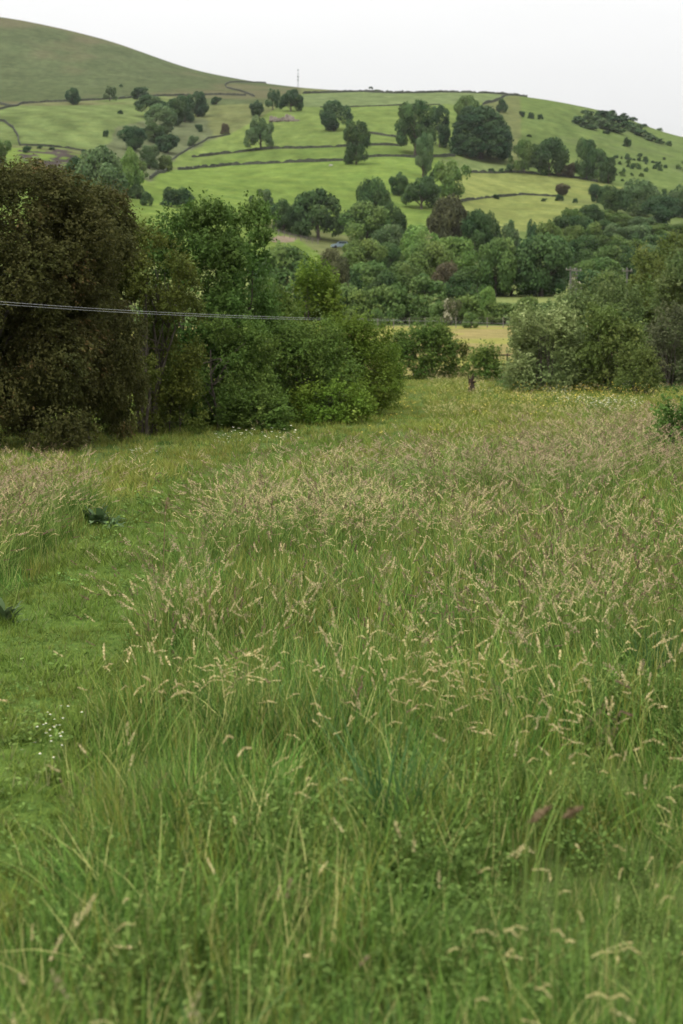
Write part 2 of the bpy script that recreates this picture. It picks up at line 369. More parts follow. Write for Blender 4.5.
mr = N('ShaderNodeMapRange'); L(ad.outputs[0], mr.inputs['Value']); mr.inputs['From Min'].default_value = .65; mr.inputs['From Max'].default_value = 1.35
mr.inputs['To Min'].default_value = .52; mr.inputs['To Max'].default_value = 1.48
hs = N('ShaderNodeHueSaturation'); L(va.outputs[0], hs.inputs['Color']); L(mr.outputs[0], hs.inputs['Value'])
mh = N('ShaderNodeMapRange'); L(n1.outputs[0], mh.inputs['Value']); mh.inputs['From Min'].default_value = .3; mh.inputs['From Max'].default_value = .7
mh.inputs['To Min'].default_value = .515; mh.inputs['To Max'].default_value = .485; L(mh.outputs[0], hs.inputs['Hue'])
p = N('ShaderNodeBsdfPrincipled'); p.inputs['Roughness'].default_value = 1; p.inputs['Specular IOR Level'].default_value = 0.0; L(hs.outputs[0], p.inputs['Base Color'])
bp = N('ShaderNodeBump'); bp.inputs['Strength'].default_value = .7; bp.inputs['Distance'].default_value = .35; L(ad.outputs[0], bp.inputs['Height']); L(bp.outputs[0], p.inputs['Normal'])
o = N('ShaderNodeOutputMaterial'); L(p.outputs[0], o.inputs[0]); M['ground'] = m
nr, nc = GX.shape; idx = np.arange(nr * nc).reshape(nr, nc)
fq = np.stack([idx[:-1, :-1], idx[:-1, 1:], idx[1:, 1:], idx[1:, :-1]], -1).reshape(-1, 4)
gme = mesh_np('ground', np.stack([gx, gy, gz], 1), fq, [M['ground']])
ca = gme.color_attributes.new('turf', 'FLOAT_COLOR', 'POINT'); ca.data.foreach_set('color', np.concatenate([np.clip(col, 0, 1), np.ones((len(col), 1))], 1).astype(np.float32).ravel())
g = link('ground', gme); tag(g, 'meadow ground rising into fields and open hillside', 'ground', kind='structure')

# path: a strip a little above the meadow floor
yy = np.geomspace(0.8, 34, 420); sl = np.interp(yy, PATH[:, 1], np.gradient(PATH[:, 0], PATH[:, 1]))
nx, ny = 1 / np.sqrt(1 + sl**2), -sl / np.sqrt(1 + sl**2); hw = path_half(yy) * (1 + .18 * (fbm(yy * .8, yy * 0, 77) - .5))
pv = []
for k in np.linspace(-1, 1, 15):
    X = path_x(yy) + nx * hw * k; Y2 = yy + ny * hw * k
    zz = H(X, Y2) + .07 * (fbm(X * 2.6, Y2 * 2.6, 91) - .25) * (abs(k) < .95) + .012 * (1 if abs(k) < .9 else 0) + .004; pv.append(np.stack([X, Y2, zz], 1))
pv = np.stack(pv, 1); ii = np.arange(pv.shape[0] * 15).reshape(-1, 15)
pf = np.stack([ii[:-1, :-1], ii[:-1, 1:], ii[1:, 1:], ii[1:, :-1]], -1).reshape(-1, 4)
M['pathsoil'] = noise_mat('path_turf', (.040, .075, .014), (.085, .130, .024), 16, 1.0, .8)
pt = link('path', mesh_np('path', pv.reshape(-1, 3), pf, [M['pathsoil']])); tag(pt, 'narrow mown grass path curving through the meadow', 'path', kind='structure')

# ------------------------------------------------------------------ dry stone walls
def stone_wall(pts, label, hgt=1.35, wid=.65, name='stone_wall', mat='stone'):
    hgt *= .72; wid *= .6
    P = np.array([hit(*q)[:2] for q in pts]); d = np.concatenate([[0], np.cumsum(np.linalg.norm(np.diff(P, axis=0), axis=1))])
    n = max(4, int(d[-1] / 1.6)); q = np.linspace(0, d[-1], n)
    X = np.interp(q, d, P[:, 0]); Y = np.interp(q, d, P[:, 1]); X = X + (fbm(q / 12, q * 0, 3) - .5) * .8
    T = norm(np.stack([np.gradient(X), np.gradient(Y)], 1)); Nn = np.stack([-T[:, 1], T[:, 0]], 1)
    base = np.stack([X, Y, H(X, Y)], 1); org = base[n // 2].copy()
    rows = []
    hh = hgt * (1 + R.normal(0, .13, n)) * (.7 + .6 * fbm(q / 14, q * 0, 8)) * (1 - .6 * (R.random(n) < .07))
    for off, top in ((-wid / 2, 0), (-wid / 3, 1), (wid / 3, 1), (wid / 2, 0)):
        v = base.copy(); v[:, :2] += Nn * off; v[:, 2] += hh if top else -.3; rows.append(v)
    V = np.stack(rows, 1) - org; ii = np.arange(n * 4).reshape(n, 4)
    f = np.concatenate([np.stack([ii[:-1, k], ii[1:, k], ii[1:, k + 1], ii[:-1, k + 1]], 1) for k in range(3)])
    b = Bag(); b.add(V.reshape(-1, 3), f)
    b.add(np.concatenate([V[0], V[-1]]), [[0, 1, 2, 3], [7, 6, 5, 4]])
    o = link(name, b.mesh(name, [M[mat]], smooth=False), loc=org); return tag(o, label, 'wall', 'dry stone walls on the hill')

WALLS = [
    ([(-60, 113), (0, 110), (12, 107), (22, 104), (45, 102.3), (75, 101.5), (95, 100.3), (120, 99), (150, 96.5), (190, 95.5), (220, 95), (246, 96)], 'long stone wall dividing the rough moor from the striped field', 1.6, .8),
    ([(-60, 102), (0, 104), (12, 106.5)], 'short stone wall forking off at the far left field corner', 1.6, .8),
    ([(-25, 121), (-5, 121), (5, 122), (14, 129), (18, 138), (20, 146)], 'curved stone wall bending down the far left field edge', 1.5, .8),
    ([(21, 145.5), (39, 146.3), (66, 148.3), (84, 151.5), (98, 156)], 'low broken wall under the striped field above dark bracken', 1.0, .7),
    ([(266, 83), (245, 82.6), (230, 82.8), (225, 85), (227, 88), (239, 91), (255, 97)], 'hooked stone wall enclosing a small corner on the ridge', 1.5, .8),
    ([(303, 94), (320, 93.3), (340, 92.6), (364, 91.8), (373, 92.8), (396, 93.6), (440, 92.6), (480, 93.4), (516, 94.2), (527, 95)], 'straight stone wall running along the skyline above the green fields', 1.9, .9),
    ([(518, 95.5), (500, 100), (483, 105)], 'short diagonal wall dropping from the skyline behind the dark copse', 1.9, .9),
    ([(320, 107.5), (390, 106.2), (440, 105)], 'faint thin wall line crossing the highest green field', .8, .7),
    ([(192, 157.5), (220, 154.5), (255, 150.5), (300, 148.8), (340, 147.3), (400, 146.4)], 'upper of the two parallel walls crossing the green slope', 1.4, .8),
    ([(178, 170), (200, 168), (230, 165.5), (280, 163.5), (320, 162), (343, 160.8), (408, 157.5), (455, 157)], 'lower and longer of the two parallel walls on the green slope', 1.5, .8),
    ([(171.5, 170.2), (157, 174.5), (150, 179)], 'short wall curving downhill left of the gap in the lower wall', 1.5, .8),
    ([(368, 133.5), (382, 135.5), (397, 137.5)], 'short wall slanting between the columnar tree and tall tree', 1.3, .8),
    ([(465, 172.5), (512, 172.5), (553, 175.5), (575, 178), (598, 182.5)], 'wall along the foot of the tree row above the yellow field', 1.2, .8),
    ([(456, 203), (483, 198.5), (523, 195), (541, 196), (560, 197)], 'low wall splitting the yellow field in two', 1.1, .7),
    ([(230, 135), (208, 139), (193, 147.5), (177, 156), (163, 165)], 'tumbled wall along the edge of the wooded gully', .9, .9),
]
for w in WALLS: stone_wall(w[0], w[1], w[2], w[3])

# ------------------------------------------------------------------ foliage generators
def leaf_quads(c, nrm, L_, W_, fold=.15, rng=R, droop=None):
    """diamond leaves, centre c, normal nrm"""
    n = len(c); r = rng.normal(size=(n, 3))
    if droop is not None: r = r * .5 + droop
    a = norm(np.cross(nrm, np.cross(r, nrm))); b = np.cross(nrm, a)
    L_ = np.broadcast_to(L_, (n,))[:, None]; W_ = np.broadcast_to(W_, (n,))[:, None]
    k = rng.uniform(-.15, .15, (n, 1))
    v = np.stack([c - a * L_ / 2, c + b * W_ / 2 + a * L_ * k + nrm * W_ * fold, c + a * L_ / 2, c - b * W_ / 2 + a * L_ * k + nrm * W_ * fold], 1)
    return v.reshape(-1, 3), np.arange(n * 4).reshape(n, 4)

def sph(n, rng=R): return norm(rng.normal(size=(n, 3)))

def lobes_for(kind, rng):
    """lobe centres and radii of a unit crown (base z=0, top z=1, radius .5)"""
    if kind == 'round':
        n = 26; d = sph(n, rng); c = d * np.array([.33, .33, .30]) * rng.uniform(.62, 1.12, (n, 1)) + (0, 0, .56); r = rng.uniform(.09, .20, n)
    elif kind == 'oak':
        n = 30; d = sph(n, rng); d[:, 2] = np.abs(d[:, 2]) * 1.2 - .35; d = norm(d)
        c = d * np.array([.37, .37, .34]) * rng.uniform(.75, 1.02, (n, 1)) + (0, 0, .56); r = rng.uniform(.11, .17, n)
    elif kind == 'tall':
        n = 44; z = rng.uniform(.10, .86, n); ang = rng.uniform(0, 6.28, n); rr = .32 * np.sqrt(np.clip(1 - ((z - .42) / .56)**2, 0.04, 1))
        c = np.stack([np.cos(ang) * rr, np.sin(ang) * rr, z], 1); r = rng.uniform(.11, .18, n)
    elif kind == 'airy':
        n = 22; d = sph(n, rng); d[:, 2] = np.abs(d[:, 2]) * 1.3 - .45; d = norm(d)
        c = d * np.array([.37, .37, .36]) * rng.uniform(.55, 1.1, (n, 1)) + (0, 0, .58); r = rng.uniform(.08, .15, n)
    elif kind == 'dome':
        n = 90; g = np.arange(n) + .5; zz = g / n; an = g * 2.39996; d = np.stack([np.cos(an) * np.sqrt(1 - zz**2.4), np.sin(an) * np.sqrt(1 - zz**2.4), zz], 1); c = d * np.array([.40, .40, .84]) * rng.uniform(.86, 1.0, (n, 1)) + (0, 0, .04); r = rng.uniform(.09, .13, n)
    else:  # bush
        n = 22; d = sph(n, rng); d[:, 2] = np.abs(d[:, 2]); c = d * np.array([.34, .34, .66]) * rng.uniform(.6, 1.05, (n, 1)) + (0, 0, .12); r = rng.uniform(.13, .22, n)
    return c, r

def crown_mesh(name, kind, seed, n=5200, leaf=.034):
    rng = np.random.default_rng(seed); c, r = lobes_for(kind, rng)
    ctr = np.array([0, 0, .5 if kind not in ('bush', 'dome') else .3])
    w = r**2 / np.sum(r**2); k = rng.choice(len(c), n, p=w); d = sph(n, rng)
    out = norm(c[k] - ctr); flip = np.sum(d * out, 1) < -.35; d[flip] *= -1
    sq = np.where(kind in ('oak', 'dome'), .75, .85)
    pos = c[k] + d * (r[k] * rng.uniform(.62, 1.06, n))[:, None] * np.array([1, 1, sq])
    ni = n // 7; pos[:ni] = ctr + (pos[:ni] - ctr) * rng.uniform(.35, .85, (ni, 1))
    pos[:, 2] = np.clip(pos[:, 2], .01, None)
    nr = norm(d * .9 + sph(n, rng) * .8 + np.array([0, 0, .25]))
    s = leaf * rng.uniform(.6, 1.5, n); v, f = leaf_quads(pos, nr, s * 1.3, s, .1, rng)
    lt = rng.random(len(c)); tint = np.clip(lt[k] * .75 + rng.random(n) * .35 - .05, 0, 1)
    # scale so that the crown fills its unit box
    v[:, :2] *= .5 / np.percentile(np.abs(v[:, :2]), 99.3); zb = {'round': .05, 'oak': .13, 'tall': .03, 'airy': .10}.get(kind, 0.0); lo, hi = np.percentile(v[:, 2], [.6, 99.7]); v[:, 2] = zb + (v[:, 2] - lo) / (hi - lo) * (1 - zb)
    return mesh_np(name, v, f, [M['tree_mid']], tint=tint)

def trunk_mesh(name, kind, seed):
    rng = np.random.default_rng(seed + 500); b = Bag(); top = {'oak': .5, 'airy': .62, 'tall': .6}.get(kind, .45)
    n = 7; top *= .8; z = np.linspace(-.05, top, n); p = np.stack([np.cumsum(rng.normal(0, .008, n)), np.cumsum(rng.normal(0, .008, n)), z], 1)
    b.tube(p, np.linspace(.036, .016, n) * (1 + .5 * np.exp(-np.linspace(0, 6, n))), 7)
    for i in range(6):
        k = rng.integers(2, n - 1); a = rng.uniform(0, 6.28); l = rng.uniform(.2, .34); q = np.linspace(0, 1, 5)[:, None]
        e = p[k] + q * np.array([math.cos(a) * l, math.sin(a) * l, 0]) + np.array([0, 0, 1]) * (q * .30 - q**2 * .08)
        b.tube(e, np.linspace(.016, .004, 5), 5)
    return b.mesh(name, [M['bark']])

PROTO = {}
for kd, nv, nl, lf in (('round', 6, 6600, .030), ('oak', 3, 5600, .032), ('tall', 3, 6400, .036), ('airy', 4, 4200, .030), ('bush', 4, 3200, .044), ('dome', 1, 15000, .026)):
    PROTO[kd] = [(crown_mesh('crown', kd, 100 * i + len(kd) + ord(kd[0]), nl, lf), trunk_mesh('trunk', kd, 100 * i + len(kd))) for i in range(nv)]
TINY = [crown_mesh('shrub', 'bush', 900 + i, 420, .12) for i in range(4)]

def set_mat(o, key):
    o.material_slots[0].link = 'OBJECT'; o.material_slots[0].material = M[key]

def far_tree(kind, px, top, w, base, tone, label, name=None, group=None, cat=None, depth=1.0):
    P = hit(px, base) if base > 0 else at(px, -base)
    Y = P[1]; W = w * Y / F; ht = CZ + Y * (HY - top) / F - P[2]
    bush = kind == 'bush'
    r = empty(name or ('bush' if bush else 'broadleaf_tree'), (P[0], P[1], P[2] - .1), label, cat or ('bush' if bush else 'tree'), group, R.uniform(0, 6.28))
    cm, tm = PROTO[kind][R.integers(len(PROTO[kind]))]
    r.scale = (W * (.98 if kind == 'dome' else 1.06), W * (.98 if kind == 'dome' else 1.06) * depth, max(ht, .5) * 1.02)
    c = link('foliage' if bush else 'crown', cm, r); set_mat(c, tone if tone in M else 'tree_' + tone)
    link('stem' if bush else 'trunk', tm, r)
    return r

G_H = 'trees and bushes scattered over the hill fields'
G_G = 'trees crowded in the hillside gully'
G_V = 'trees filling the valley floor'
G_E = 'hedge bushes along the far edge of the hay field'
TREES = [
    # kind, px, top, width, base(py) or -distance, tone, label, group
    ('round', 73, 88, 15, 105, 'blue', 'small round dark tree on the moor wall, furthest left of three', G_H),
    ('airy', 110, 86, 13, 101, 'grey', 'small thin grey tree on the moor wall, between two rounder ones', G_H),
    ('bush', 140, 87, 18, 99.5, 'blue', 'low rounded dark bush just above the moor wall and gully copse', G_H),
    ('round', 151, 96, 30, 118, 'blue', 'dark spreading tree at the upper left of the gully copse', G_G),
    ('round', 198, 92, 22, 117, 'blue', 'dark tree at the upper right end of the gully copse', G_G),
    ('tall', 185, 95, 20, 122, 'blue', 'dark upright tree second from the right in gully copse', G_G),
    ('round', 174, 99, 22, 126, 'dark', 'dark tree in the middle of the gully copse', G_G),
    ('round', 161, 105, 30, 136, 'grey', 'pale grey-green tree in the centre of the gully copse', G_G),
    ('round', 134, 126, 28, 151, 'blue', 'round blackish tree at the lower left of the gully copse', G_G),
    ('round', 154, 124, 20, 143, 'dark', 'dark tree below the pale one in the gully copse', G_G),
    ('bush', 168, 135, 24, 153, 'blue', 'broad dark bush at the lower right of the gully copse', G_G),
    ('tall', 150, 145, 19, 169, 'grey', 'pale upright tree at the bottom end of the gully', G_G),
    ('bush', 140, 160, 16, 178, 'olive', 'olive bush at the foot of the gully beside the big pale tree', G_G),
    ('bush', 165, 155, 14, 171, 'olive', 'olive scrub bush under the pale upright gully tree', G_G),
    ('bush', 216, 97, 11, 104.5, 'blue', 'small flat bush right of the gully copse near the ridge', G_H),
    ('bush', 199, 124, 8, 132, 'blue', 'small round bush on the bank right of the gully copse', G_H),
    ('bush', 225, 123, 9, 134, 'russet', 'small reddish-dark bush at the top of the gully bank', G_H),
    ('bush', 193, 136, 11, 146.5, 'grey', 'grey bush on the gully bank below the small round one', G_H),
    ('bush', 127, 136, 6, 142, 'blue', 'tiny dark bush left of the gully copse', G_H),
    ('bush', 106, 130, 6, 137, 'blue', 'tiny dark bush alone at the lower edge of the striped field', G_H),
    ('bush', 120, 110, 6, 114, 'blue', 'tiny dark bush in the upper right of the striped field', G_H),
    ('bush', 121, 84, 4, 87, 'blue', 'tiny dark speck of a bush on open moor above the wall', G_H),
    ('bush', 0, 140, 22, 165, 'mid', 'green bush cut by the left picture edge below the curved wall', G_H),
    ('bush', 27, 146, 9, 153, 'blue', 'small dark bush at the foot of the curved wall', G_H),
    ('bush', 40, 145, 6, 149, 'blue', 'tiny dark bush on the broken wall, second from curved wall', G_H),
    ('bush', 52, 147, 6, 150, 'blue', 'tiny dark bush in the middle of the broken wall', G_H),
    ('bush', 84, 149, 5, 153, 'blue', 'tiny dark bush at the right end of the broken wall', G_H),
    ('oak', 74, 158, 30, 193, 'dark', 'dark tree close behind the left side of the big pale tree', G_H),
    ('airy', 127, 150, 34, 197, 'light', 'bright green tree at the right side of the big pale tree', G_H),
    ('oak', 102, 147, 46, 201, 'grey', 'big pale grey-green spreading tree with visible trunk on the left slope', G_H),
    ('bush', 137, 184, 18, 199, 'grey', 'grey bush below the bright green tree on the left slope', G_H),
    ('bush', 147, 192, 12, 206, 'dark', 'small round bush standing alone in the bright left field', G_H),
    ('bush', 171, 187, 20, 207, 'blue', 'dark bush, left half of the pair above the ash trees', G_H),
    ('bush', 184, 188, 18, 207, 'blue', 'dark bush, right half of the pair above the ash trees', G_H),
    ('airy', 261, 117, 31, 150, 'grey', 'grey-green tree with thin trunk standing below the ruined barn', G_H),
    ('round', 257, 101, 15, 117, 'blue', 'small round tree at the left end of the ruined barn', G_H),
    ('airy', 273, 89, 15, 110, 'blue', 'small open tree with bare trunk above the ruined barn', G_H),
    ('oak', 291, 90, 23, 111.5, 'blue', 'wide dark tree above the right end of the ruined barn', G_H),
    ('round', 334, 101, 31, 131, 'blue', 'dark round tree on the high green field behind the columnar one', G_H),
    ('tall', 356, 121, 26, 164.5, 'dark', 'dark columnar tree standing on the lower green-slope wall', G_H),
    ('tall', 416, 103, 36, 155, 'dark', 'tall dark tree at the right end of the green slope', G_H),
    ('tall', 440, 107, 19, 147, 'blue', 'narrow dark tree between the tall tree and dome copse', G_H),
    ('airy', 423, 134, 22, 177, 'grey', 'slim grey-green tree standing in front of the tall dark tree', G_H),
    ('round', 467, 96, 26, 126, 'mid', 'green tree showing above the left shoulder of the dome copse', G_H),
    ('dome', 481, 108, 63, 159, 'blue', 'huge dark dome-shaped copse on the high field', G_H),
    ('bush', 502, 99, 10, 113, 'blue', 'small dark tree above the right shoulder of the dome copse', G_H),
    ('bush', 522, 111, 6, 117, 'blue', 'tiny bush, leftmost of three right of the dome copse', G_H),
    ('bush', 531, 112, 7, 119, 'blue', 'tiny bush, middle of three right of the dome copse', G_H),
    ('bush', 540, 114, 6, 119.5, 'blue', 'tiny bush, rightmost of three right of the dome copse', G_H),
    ('bush', 529, 134, 5, 137, 'blue', 'tiny low bush above the tree row over the yellow field', G_H),
    ('airy', 524, 140, 27, 173.5, 'mid', 'left and lighter tree of the row above the yellow field', G_H),
    ('round', 549, 138, 36, 176, 'dark', 'broad dark tree in the row above the yellow field', G_H),
    ('bush', 491, 168, 7, 173, 'blue', 'tiny bush on the wall below the dome copse, nearer to it', G_H),
    ('bush', 501, 168, 6, 173, 'blue', 'tiny bush on the wall left of the tree row', G_H),
    ('bush', 510, 164, 9, 173, 'dark', 'small bush at the left foot of the tree row', G_H),
    ('bush', 563, 164, 13, 177, 'russet', 'reddish low bush in the gap between the two tree rows', G_H),
    ('bush', 573, 163, 13, 178, 'russet', 'dark reddish bush at the left foot of the second tree row', G_H),
    ('tall', 586, 139, 20, 180, 'dark', 'tallest narrow tree of the second row right of the gap', G_H),
    ('tall', 597, 149, 20, 182, 'dark', 'middle tree of the second row right of the gap', G_H),
    ('tall', 608, 157, 15, 184, 'dark', 'shortest tree at the right end of the second row', G_H),
    ('round', 562, 183, 15, 195.5, 'russet', 'pinkish brown round tree standing alone in the yellow field', G_H),
    ('bush', 559, 194, 9, 201, 'blue', 'small dark bush right below the pinkish brown tree', G_H),
    ('bush', 496, 194, 6, 199, 'blue', 'tiny bush on the low wall in the yellow field', G_H),
    ('bush', 544, 198, 6, 201.5, 'grey', 'tiny grey bush in the lower yellow field', G_H),
    ('bush', 575, 198, 5, 203, 'blue', 'tiny dark bush at the right end of the lower yellow field', G_H),
    ('bush', 627, 137, 9, 147, 'dark', 'lone green bush on the open slope below the gorse bank', G_H),
    ('round', 399, 173, 21, 196, 'dark', 'small dark round tree at the edge of the bright field', G_V),
    ('oak', 422, 177, 36, 209, 'dark', 'broad dark tree right of the small round one', G_V),
    ('airy', 449, 161, 42, 201, 'light', 'pale leafy tree with visible trunk left of the yellow field', G_V),
    ('bush', 437, 168, 14, 178, 'dark', 'small dark bush behind the pale leafy tree', G_V),
    ('airy', 264, 190, 26, -420, 'grey', 'pale wispy tree above the near ash, left of the dark oak', G_V),
    ('round', 283, 200, 26, -410, 'dark', 'dark tree behind the fence, left of the oak', G_V),
    ('bush', 300, 219, 16, -408, 'dark', 'low bush on the fence beside the oak', G_V),
    ('oak', 318, 190, 52, 240, 'dark', 'big dark oak with a short trunk in the valley field', G_V),
    ('round', 371, 180, 36, -415, 'dark', 'dark rounded tree behind the light green one, right of oak', G_V),
    ('round', 366, 203, 50, -385, 'mid', 'large lighter green tree just right of the dark oak', G_V),
    ('round', 393, 203, 26, -390, 'dark', 'dark tree tucked behind the lighter green one', G_V),
    ('round', 449, 197, 40, -392, 'brown', 'brownish rounded tree above the bright pale tree', G_V),
    ('round', 474, 211, 34, -372, 'dark', 'very dark tree right of the brownish one', G_V),
    ('round', 489, 213, 22, -378, 'dark', 'dark tree at the lower left corner of the yellow field', G_V),
    ('bush', 510, 221, 20, -385, 'grey', 'greyish bush on the bottom edge of the yellow field', G_V),
    ('bush', 532, 220, 13, -400, 'blue', 'small dark round bush on the bottom edge of the yellow field', G_V),
    ('bush', 549, 222, 24, -392, 'olive', 'olive bush at the lower right corner of the yellow field', G_V),
    ('round', 419, 226, 44, -340, 'light', 'pale green rounded tree in the middle of the valley', G_V),
    ('round', 390, 225, 34, -350, 'grey', 'grey-green tree left of the pale rounded valley tree', G_V),
    ('round', 362, 240, 46, -300, 'olive', 'olive tree below the large lighter green one', G_V),
    ('round', 386, 243, 30, -320, 'dark', 'dark tree right of the olive valley tree', G_V),
    ('round', 426, 243, 50, -275, 'olive', 'large olive tree with rounded tiers behind the hedge', G_V),
    ('round', 404, 262, 44, -258, 'mid', 'mid green tree in front of the tiered olive tree', G_V),
    ('round', 456, 237, 46, -300, 'light', 'bright pale green tree left of the round tree pair', G_V),
    ('bush', 446, 262, 26, -262, 'russet', 'reddish brown bush below the bright pale tree', G_V),
    ('round', 495, 239, 46, -250, 'mid', 'rounded tree, lighter left one of the pair over the field strip', G_V),
    ('round', 541, 236, 64, -252, 'dark', 'wide dark tree, right one of the pair over the field strip', G_V),
    ('bush', 565, 262, 18, -268, 'dark', 'dark bush at the right foot of the wide dark tree', G_V),
    ('round', 584, 236, 38, -330, 'dark', 'dark tree at the lower edge of the wood, right of the pair', G_V),
    ('round', 607, 246, 38, -310, 'mid', 'green tree with a domed top above the light pole', G_V),
    ('round', 600, 258, 52, -280, 'mid', 'broad tree in front of the domed one near the poles', G_V),
    ('round', 636, 250, 34, -300, 'dark', 'dark tree behind the light pole on the right', G_V),
    ('bush', 643, 272, 26, -225, 'mid', 'green bush behind the light pole on the right', G_V),
    ('bush', 574, 274, 15, -215, 'cream', 'yellowish cream-flowering shrub below the left poles', G_V),
    ('bush', 290, 246, 54, -230, 'mid', 'wide green bush in front of the oak field', G_V),
    ('bush', 262, 252, 34, -240, 'dark', 'dark bush left of the wide green one', G_V),
    ('round', 334, 250, 32, -215, 'brown', 'reddish brown round tree behind the young lime-green tree', G_V),
    ('bush', 348, 268, 30, -235, 'dark', 'dark bush right of the reddish brown tree', G_V),
    ('bush', 310, 262, 30, -225, 'dark', 'dark bush left of the reddish brown tree', G_V),
    ('bush', 384, 272, 30, -222, 'dark', 'dark bush under the mid green valley tree', G_V),
    ('bush', 343, 284, 36, -178, 'mid', 'green hedge bush at the left end of the far hedge', G_E),
    ('bush', 362, 290, 36, -176, 'olive', 'olive hedge bush second from the left in far hedge', G_E),
    ('bush', 388, 284, 44, -177, 'mid', 'tallest wide bush of the far hedge', G_E),
    ('bush', 415, 295, 38, -177, 'olive', 'low olive bush right of the tallest hedge bush', G_E),
    ('bush', 437, 301, 24, -175, 'mid', 'small bush left of the cream-flowering hawthorn', G_E),
    ('bush', 451, 298, 20, -174, 'cream', 'cream-flowering hawthorn in the far hedge', G_E),
    ('bush', 470, 294, 36, -177, 'olive', 'olive bush right of the cream-flowering hawthorn', G_E),
    ('tall', 488, 287, 16, -176, 'light', 'spiky pale sapling rising from the far hedge', G_E),
    ('bush', 505, 302, 36, -176, 'olive', 'low bush below the field strip in the far hedge', G_E),
    ('bush', 527, 296, 28, -176, 'olive', 'rounded bush right of the field strip in far hedge', G_E),
    ('bush', 545, 302, 26, -177, 'dark', 'dark low bush near the right end of the far hedge', G_E),
    ('bush', 562, 298, 30, -180, 'dark', 'dark bush behind the grey-green thicket in the far hedge', G_E),
    ('bush', 378, 308, 15, -168, 'mid', 'small bush standing before the far hedge on the left', G_E),
    ('bush', 471, 312, 16, -168, 'mid', 'small bush standing before the far hedge near the hawthorn', G_E),
    ('bush', 512, 268, 40, -252, 'dark', 'dark undergrowth bush below the lighter tree of the pair', G_V),
    ('bush', 545, 270, 40, -256, 'dark', 'dark undergrowth bush below the wide dark tree of the pair', G_V),
    ('bush', 477, 266, 34, -250, 'mid', 'green undergrowth bush left of the tree pair', G_V),
    ('bush', 459, 272, 30, -240, 'dark', 'dark bush below the bright pale tree, right of the reddish one', G_V),
    ('bush', 425, 274, 40, -236, 'mid', 'green bush at the foot of the tiered olive tree', G_V),
    ('bush', 368, 262, 40, -262, 'mid', 'green bush at the foot of the olive valley tree', G_V),
    ('bush', 590, 270, 40, -240, 'dark', 'dark bush below the broad tree near the poles', G_V),
    ('bush', 612, 272, 40, -236, 'mid', 'green bush left of the light pole', G_V),
    # wood on the right
    ('round', 597, 184, 16, 203, 'blue', 'round dark tree at the top corner of the wood', 'trees of the wood'),
    ('round', 611, 186, 28, 213, 'dark', 'dark tree second from the top corner of the wood', 'trees of the wood'),
    ('round', 638, 180, 40, 216, 'grey', 'pale grey-green tree on the upper edge of the wood', 'trees of the wood'),
    ('round', 663, 196, 38, 226, 'blue', 'big dark round tree on the upper right of the wood', 'trees of the wood'),
    ('round', 684, 186, 30, 218, 'grey', 'grey tree cut by the right picture edge above the wood', 'trees of the wood'),
]
for (kd, px, top, w, base, tone, lab, grp) in TREES: far_tree(kd, px, top, w, base, tone, lab, group=grp)

# the wood: crowns packed on the slope
WL = 'olive crown lost among the packed crowns of the wood on the right slope'
for (px, top, w, Y) in [(573, 207, 26, 470), (590, 204, 28, 480), (606, 208, 26, 490), (622, 212, 28, 480), (640, 216, 30, 475), (660, 222, 30, 470), (684, 222, 34, 480),
                        (561, 217, 24, 440), (580, 214, 28, 445), (600, 217, 28, 450), (618, 222, 30, 440), (638, 227, 30, 440), (658, 232, 32, 430), (680, 234, 34, 430),
                        (553, 226, 26, 400), (572, 224, 30, 405), (593, 226, 30, 405), (613, 232, 32, 400), (634, 237, 32, 395), (655, 243, 32, 390), (676, 246, 34, 390),
                        (565, 234, 30, 360), (624, 243, 32, 360), (650, 252, 30, 350)]:
    far_tree(['round', 'bush'][R.integers(2)], px, top + R.uniform(-3, 3), w * .92, -Y, ['olive', 'grey', 'olive', 'dark'][R.integers(4)], WL, group='packed crowns of the wood', name='woodland_tree', cat='tree')

# small scrub on the open hill to the right
def tiny_shrub(px, py, w, hpx, tone, label, group, depth=1.0):
    P = hit(px, py); s = P[1] / F
    o = link('shrub', TINY[R.integers(4)], loc=(P[0], P[1], P[2] - .1)); o.scale = (w * s, w * s * depth, hpx * s); o.rotation_euler = (0, 0, R.uniform(0, 6.28) if depth == 1 else 0)
    set_mat(o, 'tree_' + tone); tag(o, label, 'shrub', group); return o
gl = 'dark gorse bush in the bank just under the right skyline'
for (px, py, w, h) in [(580, 125, 13, 8), (590, 120, 13, 8), (589, 129, 16, 7), (601, 119, 15, 8), (603, 129, 18, 9), (613, 124, 16, 8), (616, 133, 18, 8), (626, 129, 14, 7),
                       (597, 125, 16, 8), (610, 117, 12, 6), (634, 133, 14, 7), (642, 137, 14, 7), (650, 141, 12, 6), (622, 122, 11, 5), (585, 114, 8, 4), (660, 144, 9, 5), (669, 146, 6, 5),
                       (630, 126, 9, 4), (637, 128, 9, 4), (606, 134, 8, 3), (577, 121, 8, 5), (660, 131, 5, 3), (643, 127, 8, 3), (632, 121, 9, 4), (624, 117, 9, 4)]:
    tiny_shrub(px, py, w * 1.3, h * 1.1, 'blue' if R.random() < .5 else 'grey', gl, 'gorse bushes under the right skyline')
sl_ = 'tiny scattered scrub bush on the rough slope above the wood'
k = 0
while k < 62:
    px, py = R.uniform(606, 690), R.uniform(156, 200)
    if py > 160 + (px - 600) * .45 + 14 or py < 152 + (px - 600) * .1: continue
    w = R.uniform(2.5, 6.5); tiny_shrub(px, py, w, w * R.uniform(.6, .95), ['blue', 'dark', 'grey', 'olive'][R.integers(4)], sl_, 'scrub on the right hillside'); k += 1
for q in range(12): tiny_shrub(614 + q * 4.2 + R.uniform(-1, 1), 158 + q * .55, R.uniform(3, 6), R.uniform(2, 4), 'blue', 'tiny bush in the thin scrub line across the right slope', 'scrub line across the right slope')

